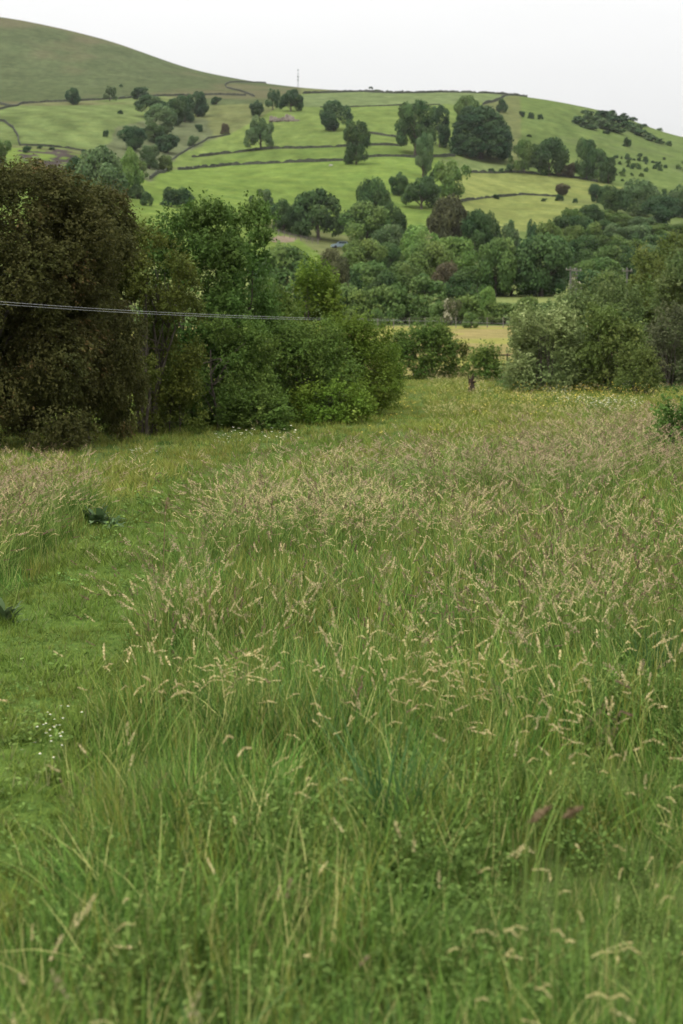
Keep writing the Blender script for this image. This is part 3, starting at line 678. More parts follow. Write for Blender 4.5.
# ------------------------------------------------------------------ near trees and thickets with leaf-sized leaves
def near_tree(name, px, top, w, Y, mat, label, cat='tree', group=None, seed=1, leaf=.09, dens=1.0, base_z=0.0, n_lobe=46, droop=0.0, shoots=0.25, lobe_r=(.09, .19),
              depth=.85, trunks=1, foot=.0, gap=.0, taper=.35):
    rng = np.random.default_rng(seed); P = at(px, Y); W = w * Y / F; Ht = CZ + Y * (HY - top) / F - P[2]
    root = empty(name, (P[0], P[1], P[2] - .03), label, cat, group)
    n = n_lobe; d = sph(n, rng); zc = rng.uniform(foot + .08, .9, n)
    prof = np.sqrt(np.clip(1 - (np.abs(zc - .42) / .60)**2.4, .05, 1)); prof = np.where(zc < .42, prof * (1 - taper * (0.42 - zc)), prof)
    ang = rng.uniform(0, 6.28, n); rr = .40 * prof * rng.uniform(.62, 1.05, n)
    c = np.stack([np.cos(ang) * rr * W, np.sin(ang) * rr * W * depth, zc * Ht], 1); r = rng.uniform(*lobe_r, n) * min(W, Ht * 1.2)
    c[0] = (0, 0, Ht * .86)
    # clusters over lobe surfaces, each a leafy twig
    ncl = int(dens * 190 * (W * Ht + W * W * .4) * (.09 / leaf)**1.8)
    k = rng.choice(n, ncl, p=r**2 / np.sum(r**2)); dd = sph(ncl, rng); ctr = np.array([0, 0, Ht * .45]); outw = norm(c[k] - ctr)
    fl = np.sum(dd * outw, 1) < -.25; dd[fl] *= -1
    if gap > 0:
        keep = rng.random(ncl) > gap * (rng.random(n)[k] > .6); k, dd, outw = k[keep], dd[keep], outw[keep]; ncl = len(k)
    pos = c[k] + dd * (r[k] * rng.uniform(.55, 1.05, ncl))[:, None]
    inn = rng.random(ncl) < .22; pos[inn] = ctr + (pos[inn] - ctr) * rng.uniform(.4, .85, (int(inn.sum()), 1))
    pos[:, 2] = np.clip(pos[:, 2], .04 * Ht * rng.random(ncl), None)
    tw = norm(dd + outw * .4 + sph(ncl, rng) * .6 + np.array([0, 0, .35 - droop])); L_ = leaf * rng.uniform(2.0, 4.5, ncl)
    if shoots > 0:
        up = rng.random(ncl) < shoots * (pos[:, 2] > Ht * .55); tw[up] = norm(tw[up] * .35 + np.array([0, 0, 1.0])); L_[up] *= 1.7
    kl = 9; q = rng.random((ncl, kl)); lp = pos[:, None] + tw[:, None] * (L_[:, None] * q)[..., None] + rng.normal(0, leaf * .42, (ncl, kl, 3))
    lp[..., 2] += -droop * .5 * (L_[:, None] * q**2)
    ln = norm(sph(ncl * kl, rng) * .85 + np.repeat(dd, kl, 0) * .55 + np.array([0, 0, .45]))
    sz = leaf * rng.uniform(.65, 1.25, ncl * kl)
    v, f = leaf_quads(lp.reshape(-1, 3), ln, sz * 1.15, sz * .62, .12, rng, droop=(np.repeat(tw, kl, 0) - np.array([0, 0, droop])))
    v[:, 2] *= Ht / np.percentile(v[:, 2], 99.4); v[:, :2] *= np.array([W, W * depth]) * .5 / np.percentile(np.abs(v[:, :2]), 97.5, axis=0)
    v[:, 2] = np.maximum(v[:, 2], .01)
    ct = rng.random(n)[k] * .42 + rng.random(ncl) * .40; tint = np.clip(np.repeat(ct, kl) + rng.random(ncl * kl) * .20, 0, 1)
    bush = cat in ('bush', 'shrub')
    link('foliage' if bush else 'crown', mesh_np(name + '_leaves', v, f, [M[mat]], tint=tint), root)
    b = Bag()
    for tI in range(trunks):
        bx = rng.normal(0, .07 * W, 2) * (trunks > 1); m = 8; z = np.linspace(-.1, Ht * .72, m)
        lean = rng.normal(0, .10, 2) * Ht * (1 if trunks > 1 else .3)
        p = np.stack([bx[0] + lean[0] * (z / Ht) + np.cumsum(rng.normal(0, .012 * Ht, m)), bx[1] + lean[1] * (z / Ht) + np.cumsum(rng.normal(0, .012 * Ht, m)), z], 1)
        r0 = .011 * Ht * (1.4 if trunks == 1 else .8); b.tube(p, np.linspace(r0, r0 * .3, m), 7)
        for i in range(10 if trunks == 1 else 5):
            j = rng.integers(1, m - 1); tgt = c[rng.integers(n)] * np.array([.9, .9, 1]); tgt = tgt if tgt[2] > p[j, 2] * .8 else tgt + np.array([0, 0, Ht * .2])
            qq = np.linspace(0, 1, 6)[:, None]; e = p[j] * (1 - qq) + tgt * qq + np.array([0, 0, 1]) * (np.sin(qq * 3.14) * .06 * Ht) + rng.normal(0, .012 * Ht, (6, 3)) * (qq > 0)
            b.tube(e, np.linspace(r0 * .45, r0 * .10, 6), 5)
    link('stem' if bush else 'trunk', b.mesh('trunk', [M['bark']]), root)
    return root

G_N = 'trees of the dark thicket left of the meadow'
near_tree('hedgerow_tree', -8, 164, 222, 31, 'rust_near', 'large dark brown-leaved tree filling the left picture edge', 'tree', G_N, 11, .055, 1.5, n_lobe=130, droop=.6, shoots=.2, lobe_r=(.05, .13), taper=-.4)
near_tree('hedgerow_tree', -170, 150, 230, 33, 'olive_near', 'broad olive tree beyond the left picture edge of the thicket', 'tree', G_N, 27, .08, 1.2, n_lobe=60, droop=.3, taper=-.3)
near_tree('hedgerow_tree', 92, 190, 108, 32.5, 'rust_near', 'smaller brown-tipped tree right beside the large dark brown one', 'tree', G_N, 12, .055, 1.4, n_lobe=60, droop=.5, shoots=.35, lobe_r=(.06, .16), taper=-.4)
near_tree('hedgerow_tree', 148, 222, 110, 36, 'olive_near', 'olive thin-leaved shrubby tree with several bare stems at its foot', 'tree', G_N, 13, .06, .9, n_lobe=50, droop=.1, shoots=.35, trunks=6, lobe_r=(.07, .14), gap=.5, taper=.2)
near_tree('ash_tree', 192, 203, 100, 40, 'ash_near', 'leafy green ash tree behind the olive shrubby tree', 'tree', G_N, 14, .09, 1.2, n_lobe=50, shoots=.12, lobe_r=(.09, .19), taper=0)
near_tree('ash_tree', 246, 204, 74, 42, 'ash_near', 'right-hand green ash tree with a lumpy upright outline', 'tree', G_N, 15, .09, 1.2, n_lobe=50, shoots=.12, lobe_r=(.09, .19), taper=0)
near_tree('hedgerow_tree', 222, 318, 110, 38.5, 'hedge_near', 'dark green low tree under the two ash trees', 'tree', G_N, 16, .068, 1.1, n_lobe=50, droop=.2, lobe_r=(.08, .16), taper=0)
near_tree('young_tree', 306, 262, 78, 50, 'lime_near', 'young yellow-green pointed tree rising above the thicket', 'tree', G_N, 17, .10, .9, n_lobe=40, shoots=.4, lobe_r=(.07, .15), taper=-.6)
near_tree('young_tree', 274, 288, 60, 46, 'hedge_near', 'pale-stemmed young tree between the ash and the pointed tree', 'tree', G_N, 18, .09, .9, n_lobe=40, shoots=.3, trunks=4, taper=0)
near_tree('hedgerow_tree', 62, 206, 130, 36, 'olive_near', 'dull olive tree showing between the two brown-leaved trees', 'tree', G_N, 26, .07, 1.1, n_lobe=60, droop=.2, taper=-.3)
near_tree('hawthorn_bush', 300, 322, 110, 41.5, 'hedge_near', 'broad mid green bush at the foot of the thicket', 'bush', G_N, 19, .068, 1.1, n_lobe=54, shoots=.3, lobe_r=(.08, .16), trunks=5, taper=0)
near_tree('hawthorn_bush', 356, 316, 84, 45, 'lime_near', 'yellow-green bush ending the thicket on the right', 'bush', G_N, 20, .068, 1.1, n_lobe=50, shoots=.4, lobe_r=(.08, .16), trunks=5, taper=-.2)
near_tree('hawthorn_bush', 376, 338, 52, 48, 'lime_near', 'lower lime bush leaning out onto the path from the thicket', 'bush', G_N, 21, .068, 1.1, n_lobe=40, shoots=.4, trunks=4, taper=-.2)
near_tree('hawthorn_bush', 255, 385, 70, 37.5, 'hedge_near', 'low dark bush at the front foot of the thicket', 'bush', G_N, 22, .075, 1.1, n_lobe=40, trunks=4, taper=-.4)
near_tree('hawthorn_bush', 330, 380, 84, 40.5, 'lime_near', 'low bright bush before the broad mid green one', 'bush', G_N, 23, .075, 1.1, n_lobe=40, trunks=4, taper=-.4)
near_tree('hawthorn_bush', 175, 372, 66, 36.3, 'olive_near', 'low olive bush right of the bare stems', 'bush', G_N, 25, .075, .9, n_lobe=36, trunks=4, taper=-.4)
G_M = 'bushes by the gap at the meadow end'
near_tree('hawthorn_bush', 422, 322, 66, 84, 'hedge_near', 'dense round green bush left of the field gap', 'bush', G_M, 31, .13, 1.2, n_lobe=50, trunks=5, taper=0)
near_tree('hawthorn_bush', 456, 336, 26, 85, 'olive_near', 'thin reddish-green shrub between the round bush and small bush', 'bush', G_M, 32, .12, .8, n_lobe=30, trunks=3, taper=0)
near_tree('hawthorn_bush', 486, 343, 38, 80, 'hedge_near', 'small rounded bush directly beside the field gap', 'bush', G_M, 33, .12, 1.1, n_lobe=36, trunks=4, taper=0)
G_R = 'bushes and trees of the thicket at the right'
near_tree('willow_bush', 588, 281, 110, 78, 'willow_near', 'pale feathery willow rising behind the right thicket', 'bush', G_R, 41, .13, 1.0, n_lobe=60, shoots=.6, lobe_r=(.06, .13), trunks=5, taper=0)
near_tree('willow_bush', 548, 305, 80, 64, 'sage_near', 'wide grey-green bush forming the left end of the right thicket', 'bush', G_R, 42, .11, 1.1, n_lobe=60, shoots=.4, lobe_r=(.07, .14), trunks=6, taper=-.1)
near_tree('willow_bush', 524, 330, 32, 65, 'willow_near', 'narrow pale bush beside the gap at the right thicket', 'bush', G_R, 43, .11, 1.0, n_lobe=30, shoots=.5, trunks=4, taper=-.2)
near_tree('hawthorn_bush', 611, 307, 62, 63, 'gold_near', 'yellow-green drooping hawthorn in the middle of the right thicket', 'bush', G_R, 44, .11, 1.2, n_lobe=50, droop=.4, lobe_r=(.07, .15), trunks=4, taper=0)
near_tree('hawthorn_bush', 637, 346, 44, 60, 'gold_near', 'small round bright bush standing in front of the right thicket', 'bush', G_R, 45, .10, 1.2, n_lobe=40, shoots=.4, trunks=4, taper=0)
near_tree('hawthorn_bush', 668, 304, 56, 69, 'dead_near', 'brownish half-bare shrub at the right end of the thicket', 'bush', G_R, 46, .10, .75, n_lobe=44, shoots=.4, trunks=7, gap=.5, taper=0)
near_tree('hedgerow_tree', 674, 234, 84, 118, 'gold_near', 'tall olive-green tree behind the right thicket', 'tree', G_R, 47, .17, 1.2, n_lobe=56, lobe_r=(.08, .15), taper=0)
near_tree('hedgerow_tree', 700, 250, 90, 104, 'willow_near', 'pale green tree cut by the right picture edge', 'tree', G_R, 48, .16, 1.1, n_lobe=56, shoots=.4, lobe_r=(.07, .14), taper=0)
near_tree('hawthorn_bush', 690, 330, 60, 70, 'sage_near', 'grey-green bush at the right picture edge behind the meadow', 'bush', G_R, 49, .11, 1.0, n_lobe=40, trunks=4, taper=0)
near_tree('elder_sapling', 676, 391, 66, 25, 'ash_near', 'small dark green sapling in the tall grass at the right edge', 'bush', None, 50, .075, .9, n_lobe=22, shoots=.6, lobe_r=(.10, .2), trunks=4, gap=.4, taper=0)

# ------------------------------------------------------------------ small built things
# mast on the skyline
P = hit(298, 86.5); P[2] = h1(P[0], P[1]); s = P[1] / F
mast = empty('radio_mast', P, 'thin grey radio mast standing on the skyline', 'mast')
b = Bag(); hm = 19 * s
for a in range(3):
    th = a * 2.094; b.tube([(math.cos(th) * .45, math.sin(th) * .45, -.5), (math.cos(th) * .32, math.sin(th) * .32, hm * .75)], [.16, .12], 5)
for q in range(16):
    z = hm * .75 * q / 16; z2 = hm * .75 * (q + 1) / 16
    for a in range(3):
        t1, t2 = a * 2.094, (a + 1) * 2.094; b.tube([(math.cos(t1) * .42, math.sin(t1) * .42, z), (math.cos(t2) * .42, math.sin(t2) * .42, z2)], .04, 4)
link('lattice_tower', b.mesh('lattice_tower', [M['steel']]), mast)
b = Bag(); b.tube([(0, 0, hm * .72), (0, 0, hm)], [.16, .10], 5); link('antenna_pole', b.mesh('antenna_pole', [M['steel']]), mast)
for z, rr in ((.90, .55), (.56, .85), (.38, .7)):
    b = Bag(); b.tube([(0, -.1, hm * z - .7), (0, -.1, hm * z - .6), (0, -.1, hm * z + .6), (0, -.1, hm * z + .7)], [.05, rr, rr, .05], 8); link('antenna_drum', b.mesh('antenna_drum', [M['steel']]), mast)

# wind-bent thorn on the skyline
P = hit(372, 91.2); s = P[1] / F
th = empty('thorn_tree', P, 'tiny windswept thorn tree leaning left on the skyline', 'tree'); b = Bag()
b.tube([(1.2, 0, -.4), (.7, 0, .9), (-.2, 0, 1.9), (-1.0, 0, 2.6)], [.28, .22, .17, .1], 6); link('trunk', b.mesh('trunk', [M['bark']]), th)
c = link('crown', PROTO['bush'][0][0], th, (-.8, 0, 1.9)); c.scale = (3.6, 2.6, 1.7); set_mat(c, 'tree_blue')
tiny_shrub(377.5, 91.6, 9, 2.2, 'olive', 'low heather hump beside the windswept thorn on the skyline', None)

# ruined barn
P = hit(282, 121.5); s = P[1] / F
ru = empty('ruined_barn', P, 'roofless ruined stone barn with tumbled walls on the hill', 'ruin'); W = 25 * s
def rough_wall(x0, x1, y, h0, h1_, name):
    b = Bag(); n = 14; x = np.linspace(x0, x1, n); hh = np.interp(np.linspace(0, 1, n), [0, .5, 1], [h0, (h0 + h1_) / 2, h1_]) * (1 + R.normal(0, .14, n))
    v = np.concatenate([np.stack([x, np.full(n, y - .35), np.full(n, -.6)], 1), np.stack([x, np.full(n, y - .3), hh], 1), np.stack([x, np.full(n, y + .3), hh], 1), np.stack([x, np.full(n, y + .35), np.full(n, -.6)], 1)])
    i = np.arange(n - 1); f = np.concatenate([np.stack([i + k * n, i + 1 + k * n, i + 1 + (k + 1) * n, i + (k + 1) * n], 1) for k in range(3)])
    b.add(v, f); link(name, b.mesh(name, [M['ruin']], False), ru)
rough_wall(-W * .5, -W * .1, 0, 2.6, 1.4, 'wall'); rough_wall(-W * .12, W * .22, 2.0, 1.6, 2.9, 'wall'); rough_wall(W * .12, W * .5, -.6, 3.4, 2.2, 'gable_wall'); rough_wall(W * .3, W * .72, -1.6, 1.2, .4, 'wall')
b = Bag()
for q in range(70):
    a = R.uniform(.25, .9); b.box((R.uniform(-W * .5, W * .6), R.uniform(-3.5, 1.5), R.uniform(-.1, .5)), (a * 1.3, a, a * .8), 0, R.uniform(0, 3))
link('rubble', b.mesh('rubble', [M['ruin']], False), ru)

# pale boulder below the lower wall
P = hit(331, 166); d = sph(60); b = Bag()
th_, ph_ = np.meshgrid(np.linspace(0, 2 * math.pi, 13)[:-1], np.linspace(.05, 1.6, 6)); rr = 1 + .18 * np.sin(th_ * 3 + ph_ * 4)
v = np.stack([np.cos(th_) * np.sin(ph_) * rr * .75, np.sin(th_) * np.sin(ph_) * rr * .6, np.cos(ph_) * .65], -1).reshape(-1, 3)
f = [[i * 12 + j, i * 12 + (j + 1) % 12, (i + 1) * 12 + (j + 1) % 12, (i + 1) * 12 + j] for i in range(5) for j in range(12)]
b.add(v, f); tag(link('boulder', b.mesh('boulder', [M['pale_stone']]), loc=P), 'small pale boulder in the bright field below the wall', 'boulder')

# pale vehicle under the trees right of the oak
P = hit(340, 248.5); ve = empty('parked_vehicle', P, 'small pale blue-grey vehicle half hidden under trees beside the oak', 'vehicle', rz=.25)
M['paint'] = plain('pale_paint', (.22, .29, .33), .3); M['glass'] = plain('dark_glass', (.03, .04, .05), .08); M['tyre'] = plain('tyre', (.02, .02, .02), .8)
b = Bag(); prof = [(-2.0, .35), (-2.0, .85), (-1.5, 1.0), (-.95, 1.05), (-.45, 1.55), (1.3, 1.6), (1.85, 1.05), (2.0, .95), (2.0, .35)]
n = len(prof); vv = [(x, y * (.80 if (z > 1.2) else .85) / .85 * .85, z) for y in (-1, 1) for x, z in prof]
for i in range(n - 1): b.add([vv[i], vv[i + 1], vv[i + 1 + n], vv[i + n]], [[0, 1, 2, 3]])
for sd in (0, n):
    q = [vv[sd + i] for i in range(n)]
    b.add([q[0], q[1], q[2], q[8], q[3], q[4], q[5], q[6], q[7]], [[0, 1, 2, 3], [2, 4, 8, 3], [4, 5, 6, 7], [4, 7, 8, 8]][:3])
    b.add([q[3], q[6], q[7], q[7]], [[0, 1, 2, 3]])
link('body', b.mesh('body', [M['paint']], False), ve)
b = Bag(); b.add([(-.93, -.7, 1.09), (-.93, .7, 1.09), (-.47, .66, 1.53), (-.47, -.66, 1.53)], [[0, 1, 2, 3]]); wv = b.mesh('windscreen', [M['glass']], False); o = link('windscreen', wv, ve, (-.03, 0, .01))
for sd in (-1, 1):
    b = Bag(); b.add([(-.7, sd * .86, 1.1), (1.4, sd * .86, 1.1), (1.2, sd * .81, 1.5), (-.4, sd * .81, 1.5)], [[0, 1, 2, 3]]); link('side_window', b.mesh('side_window', [M['glass']], False), ve)
    for wx in (-1.25, 1.25):
        b = Bag(); b.tube([(wx, sd * .87, .33), (wx, sd * .86, .33), (wx, sd * .68, .33), (wx, sd * .67, .33)], [.05, .33, .33, .05], 14); link('wheel', b.mesh('wheel', [M['tyre']]), ve)

# utility poles
def pole(px, top, base_Y, label):
    P = at(px, base_Y); ht = CZ + base_Y * (HY - top) / F - P[2]
    r = empty('utility_pole', P, label, 'pole', 'wooden poles carrying the overhead line')
    b = Bag(); b.tube([(0, 0, -.4), (0, 0, ht)], [.15, .10], 8); b.tube([(0, 0, ht), (0, 0, ht + .03)], [.10, .01], 8); link('post', b.mesh('post', [M['polewood']]), r)
    b = Bag(); b.box((0, -.16, ht - .35), (1.2, .10, .10)); link('crossarm', b.mesh('crossarm', [M['wood']], False), r)
    for sx in (-.5, .5):
        b = Bag(); b.tube([(sx, -.16, ht - .29), (sx, -.16, ht - .2), (sx, -.16, ht - .1)], [.05, .06, .03], 8); link('insulator', b.mesh('insulator', [M['pale_stone']]), r)
    return r, P, ht
pr, PP, ph = pole(627, 268, 200, 'pale wooden utility pole before dark trees right of centre')
pole(570.5, 267, 206, 'left one of the two slim poles above the flowering shrub')
pole(576.5, 268, 210, 'right one of the two slim poles above the flowering shrub')
# overhead wires: low in front of the thicket, off to the pole far on the right
def wire(dy, dz, label):
    q = [(-260, 285, 20), (-120, 292, 23.5), (0, 301.8, 27), (100, 309, 30), (200, 314.3, 33.5), (290, 317.6, 38), (350, 318.8, 62), (420, 320.5, 98), (500, 323, 130), (580, 325, 160), (660, 328, 190)]
    q = np.array(q); tpx = np.linspace(q[0, 0], q[-1, 0], 90)
    mY = np.interp(tpx, q[:, 0], 1 / q[:, 2]); py = np.interp(tpx, q[:, 0], q[:, 1]); ker = np.ones(9) / 9
    pyp = np.pad(py, 4, mode='reflect', reflect_type='odd'); py = np.convolve(pyp, ker, 'valid')
    Y = 1 / mY; P3 = np.stack([(tpx - CX) / F * Y, Y, CZ + Y * (HY - py) / F], 1); P3[:, 2] += dz; P3[:, 1] += dy
    o0 = P3[0].copy(); b = Bag(); b.tube(P3 - o0, .0036, 5)
    tag(link('overhead_wire', b.mesh('overhead_wire', [M['cable']]), loc=o0), label, 'wire', 'overhead wires crossing the thicket')
wire(0, 0, 'upper of the two thin wires crossing before the left thicket'); wire(.05, -.04, 'lower of the two thin wires crossing before the left thicket')

# weathered stump post in the grass
P = hit(472, 394.5); s = P[1] / F
sp = empty('wooden_post', (P[0], P[1], P[2] - .05), 'dark weathered wooden post standing alone in the meadow', 'post'); b = Bag()
k = 9; zz = np.linspace(-.2, 19 * s, 9); rad = .115 * (1 + .14 * np.sin(zz * 9))
v = []; 
for i, z in enumerate(zz):
    for j in range(k):
        a = j * 2 * math.pi / k; rj = rad[i] * (1 + .16 * math.sin(j * 2.3) + .05 * R.normal()); zj = z + (0 if i < 8 else .10 * math.sin(j * 1.7)); v.append((math.cos(a) * rj - .05 * z, math.sin(a) * rj, zj))
f = [[i * k + j, i * k + (j + 1) % k, (i + 1) * k + (j + 1) % k, (i + 1) * k + j] for i in range(8) for j in range(k)]
v.append((-.05 * zz[-1], 0, zz[-1] - .06)); f += [[8 * k + j, 8 * k + (j + 1) % k, len(v) - 1, len(v) - 1] for j in range(0)]
b.add(v, f); b.add([v[8 * k + j] for j in range(9)][:4], [[0, 1, 2, 3]]); b.add([v[8 * k + j] for j in (3, 4, 5, 6)], [[0, 1, 2, 3]]); b.add([v[8 * k + j] for j in (6, 7, 8, 0)], [[0, 1, 2, 3]]); b.add([v[8 * k + j] for j in (0, 3, 6, 6)], [[0, 1, 2, 3]])
link('shaft', b.mesh('shaft', [M['oldwood']], False), sp)
b = Bag(); b.tube([(.05, -.05, 14 * s), (.10, -.16, 14.2 * s), (.12, -.2, 14.4 * s)], [.05, .04, .02], 6); link('knot', b.mesh('knot', [M['oldwood']]), sp)

# fences
def fence(pts, n_post, hgt, label, rails, mat, name='field_fence', prad=.06, rrad=.012):
    P = np.array([at(px, Y) for px, Y in pts]); d = np.concatenate([[0], np.cumsum(np.linalg.norm(np.diff(P[:, :2], axis=0), axis=1))])
    q = np.linspace(0, d[-1], n_post); X = np.interp(q, d, P[:, 0]); Y = np.interp(q, d, P[:, 1]); Z = H(X, Y); o0 = np.array([X[0], Y[0], Z[0]])
    r = empty(name, o0, label, 'fence')
    for i in range(n_post):
        b = Bag(); z0 = np.array([X[i], Y[i], Z[i]]) - o0; b.tube([z0 + (0, 0, -.3), z0 + (0, 0, hgt), z0 + (0, 0, hgt + .02)], [prad, prad * .9, .005], 6); link('post', b.mesh('post', [M[mat]]), r)
    for zr in rails:
        b = Bag(); b.tube(np.stack([X, Y - prad * .8, Z + zr], 1) - o0, rrad, 4); link('rail', b.mesh('rail', [M[mat]]), r)
fence([(362, 166), (420, 167), (470, 168), (535, 168)], 12, 1.05, 'thin grey fence along the far edge of the hay field', (.45, .75, 1.0), 'wood', prad=.045, rrad=.010)
fence([(486, 95), (500, 95), (518, 95)], 4, 1.15, 'low dark rail fence across the gap between the bushes', (.55, 1.05), 'oldwood', 'rail_fence', .06, .042)
fence([(262, 402), (285, 400), (318, 397)], 11, 1.3, 'pale post fence along the top of the oak field', (.5, .9, 1.2), 'wood', 'post_fence', .09, .04)

# ------------------------------------------------------------------ meadow plants (stuff): clumps instanced over the ground
def blade_strip(b, base, ang, lean, hgt, wid, m, tint, seg=4, curl=1.6, rng=R):
    q = np.linspace(0, 1, seg + 1); dirv = np.array([math.cos(ang), math.sin(ang), 0]); side = np.array([-math.sin(ang), math.cos(ang), 0])
    z = hgt * (q - .18 * lean * q**2 * curl * .5); p = base + dirv * (lean * hgt * (q**curl))[:, None] + np.stack([0 * q, 0 * q, z], 1)
    tw = rng.uniform(-.6, .6); sv = side * math.cos(tw) + dirv * math.sin(tw)
    w = wid * (1 - q**1.8) * .5 + .0004
    v = np.stack([p - sv * w[:, None], p + sv * w[:, None]], 1).reshape(-1, 3)
    f = [[2*i, 2*i+1, 2*i+3, 2*i+2] for i in range(seg)]; b.add(v, f, m, tint); return p

def grass_clump(seed, n, hgt, spread, wid, lean=(.1, .6), mat='blade'):
    rng = np.random.default_rng(seed); b = Bag()
    for i in range(n):
        a = rng.uniform(0, 6.28); rr = spread * math.sqrt(rng.random()); h = hgt * rng.uniform(.55, 1.1)
        blade_strip(b, np.array([math.cos(a) * rr, math.sin(a) * rr, -.02]), a + rng.normal(0, .9), rng.uniform(*lean), h, wid * rng.uniform(.7, 1.3), 0, rng.random(), 4, rng.uniform(1.5, 2.4), rng)
    return b.mesh('grass_clump', [M[mat]])

def feather(b, p0, d, length, rad, n, m, rng, size):
    """seed head: small flakes spiralling round an axis p0 -> p0+d*length (d may bend)"""
    d = norm(np.asarray(d, float)); q = rng.random(n); c = p0 + d * (q * length)[:, None]; prof = np.sin(np.clip(q * .92 + .08, 0, 1) * math.pi)**.7
    off = sph(n, rng); off = off - d * np.sum(off * d, 1)[:, None] * .8; c = c + off * (rad * prof)[:, None] * rng.uniform(.3, 1, (n, 1))
    nr = norm(off + sph(n, rng) * .6); v, f = leaf_quads(c, nr, size * rng.uniform(.8, 1.6, n), size * rng.uniform(.4, .7, n), .1, rng, droop=np.repeat((d * 1.2)[None], n, 0) + off * .5)
    b.add(v, f, m, np.clip(rng.random(n), 0, 1))

def stem_clump(seed, n, hgt, head, kind):
    rng = np.random.default_rng(seed); b = Bag()
    for i in range(n):
        a = rng.uniform(0, 6.28); rr = .10 * math.sqrt(rng.random()); h = hgt * rng.uniform(.72, 1.12); ang = rng.uniform(0, 6.28); lean = rng.uniform(.05, .60) if rng.random() < .75 else rng.uniform(.6, 1.1)
        p = blade_strip(b, np.array([math.cos(a) * rr, math.sin(a) * rr, -.02]), ang, lean, h, .0042, 0, rng.random(), 5, 2.0, rng)
        # widen the tip back to a stalk and grow the head
        d = p[-1] - p[-2]; tip = p[-2] + (p[-1] - p[-2]) * .55; dirv = np.array([math.cos(ang), math.sin(ang), 0.])
        if kind == 'spike': feather(b, tip, d, rng.uniform(.06, .10), .006, 26, 1, rng, .012)
        elif kind == 'fog': feather(b, tip, norm(d) + dirv * .15, rng.uniform(.06, .10), .0105, 46, 1, rng, .0085)
        elif kind == 'panicle':
            feather(b, tip - norm(d) * .03, norm(d) + dirv * .2, rng.uniform(.10, .15), .024, 60, 1, rng, .0070)
        elif kind == 'bold':
            L_ = rng.uniform(.045, .06); feather(b, tip, norm(d) * .5 + dirv * .8, L_, .0070, 40, 1, rng, .0085); feather(b, tip + norm(norm(d) * .5 + dirv * .8) * L_ * .9, dirv + np.array([0, 0, -.45]), L_, .0070, 40, 1, rng, .0085)
        else:  # nodding golden head: two bent segments
            L_ = rng.uniform(.030, .055); feather(b, tip, norm(d) * .7 + dirv * .6, L_, .0050, 20, 1, rng, .0080)
            feather(b, tip + norm(norm(d) * .7 + dirv * .7) * L_ * .9, dirv + np.array([0, 0, rng.uniform(-.4, .3)]), L_, .0050, 20, 1, rng, .0080)
    for i in range(n): blade_strip(b, np.array([rng.normal(0, .05), rng.normal(0, .05), -.02]), rng.uniform(0, 6.28), rng.uniform(.2, .6), hgt * rng.uniform(.4, .7), .005, 2, rng.random(), 4, 2, rng)
    return b.mesh('seed_stems', [M['stalk'], M[head], M['blade']])

def herb_clump(seed, n, hgt, size, mat):
    rng = np.random.default_rng(seed); b = Bag()
    for i in range(n):
        a = rng.uniform(0, 6.28); h = hgt * rng.uniform(.4, 1); p = np.array([[0, 0, -.02], [.05 * math.cos(a), .05 * math.sin(a), h * .6], [.10 * math.cos(a), .10 * math.sin(a), h]]) + np.array([rng.normal(0, .04), rng.normal(0, .04), 0])
        b.tube(p, [.003, .0025, .0015], 4, 0, .5)
        k = 9; q = rng.uniform(.25, 1, k); c = np.stack([np.interp(q, [0, .5, 1], p[:, j]) for j in range(3)], 1) + rng.normal(0, .025, (k, 3))
        nr = norm(sph(k, rng) * .6 + (0, 0, .9)); v, f = leaf_quads(c, nr, size * rng.uniform(.7, 1.3, k), size * .55, .12, rng); b.add(v, f, 0, rng.random(k))
    return b.mesh('herb_clump', [M[mat]])

def flower_clump(seed, n, hgt, rad, petal):
    rng = np.random.default_rng(seed); b = Bag()
    for i in range(n):
        p = blade_strip(b, np.array([rng.normal(0, .09), rng.normal(0, .09), -.02]), rng.uniform(0, 6.28), rng.uniform(.05, .3), hgt * rng.uniform(.75, 1.1), .004, 0, .3, 3, 2, rng)
        t = p[-1]; k = 8
        for j in range(k):
            a = j * 2 * math.pi / k; d = np.array([math.cos(a), math.sin(a), .15]); s = np.array([-math.sin(a), math.cos(a), 0]) * rad * .28
            b.add([t, t + d * rad * .6 + s, t + d * rad, t + d * rad * .6 - s], [[0, 1, 2, 3]], 1)
        b.add([t + np.array([x, y, .004]) for x, y in ((-.3*rad, -.3*rad), (.3*rad, -.3*rad), (.3*rad, .3*rad), (-.3*rad, .3*rad))], [[0, 1, 2, 3]], 2)
    return b.mesh('flower_clump', [M['blade'], M[petal], M['yellow_fl']])

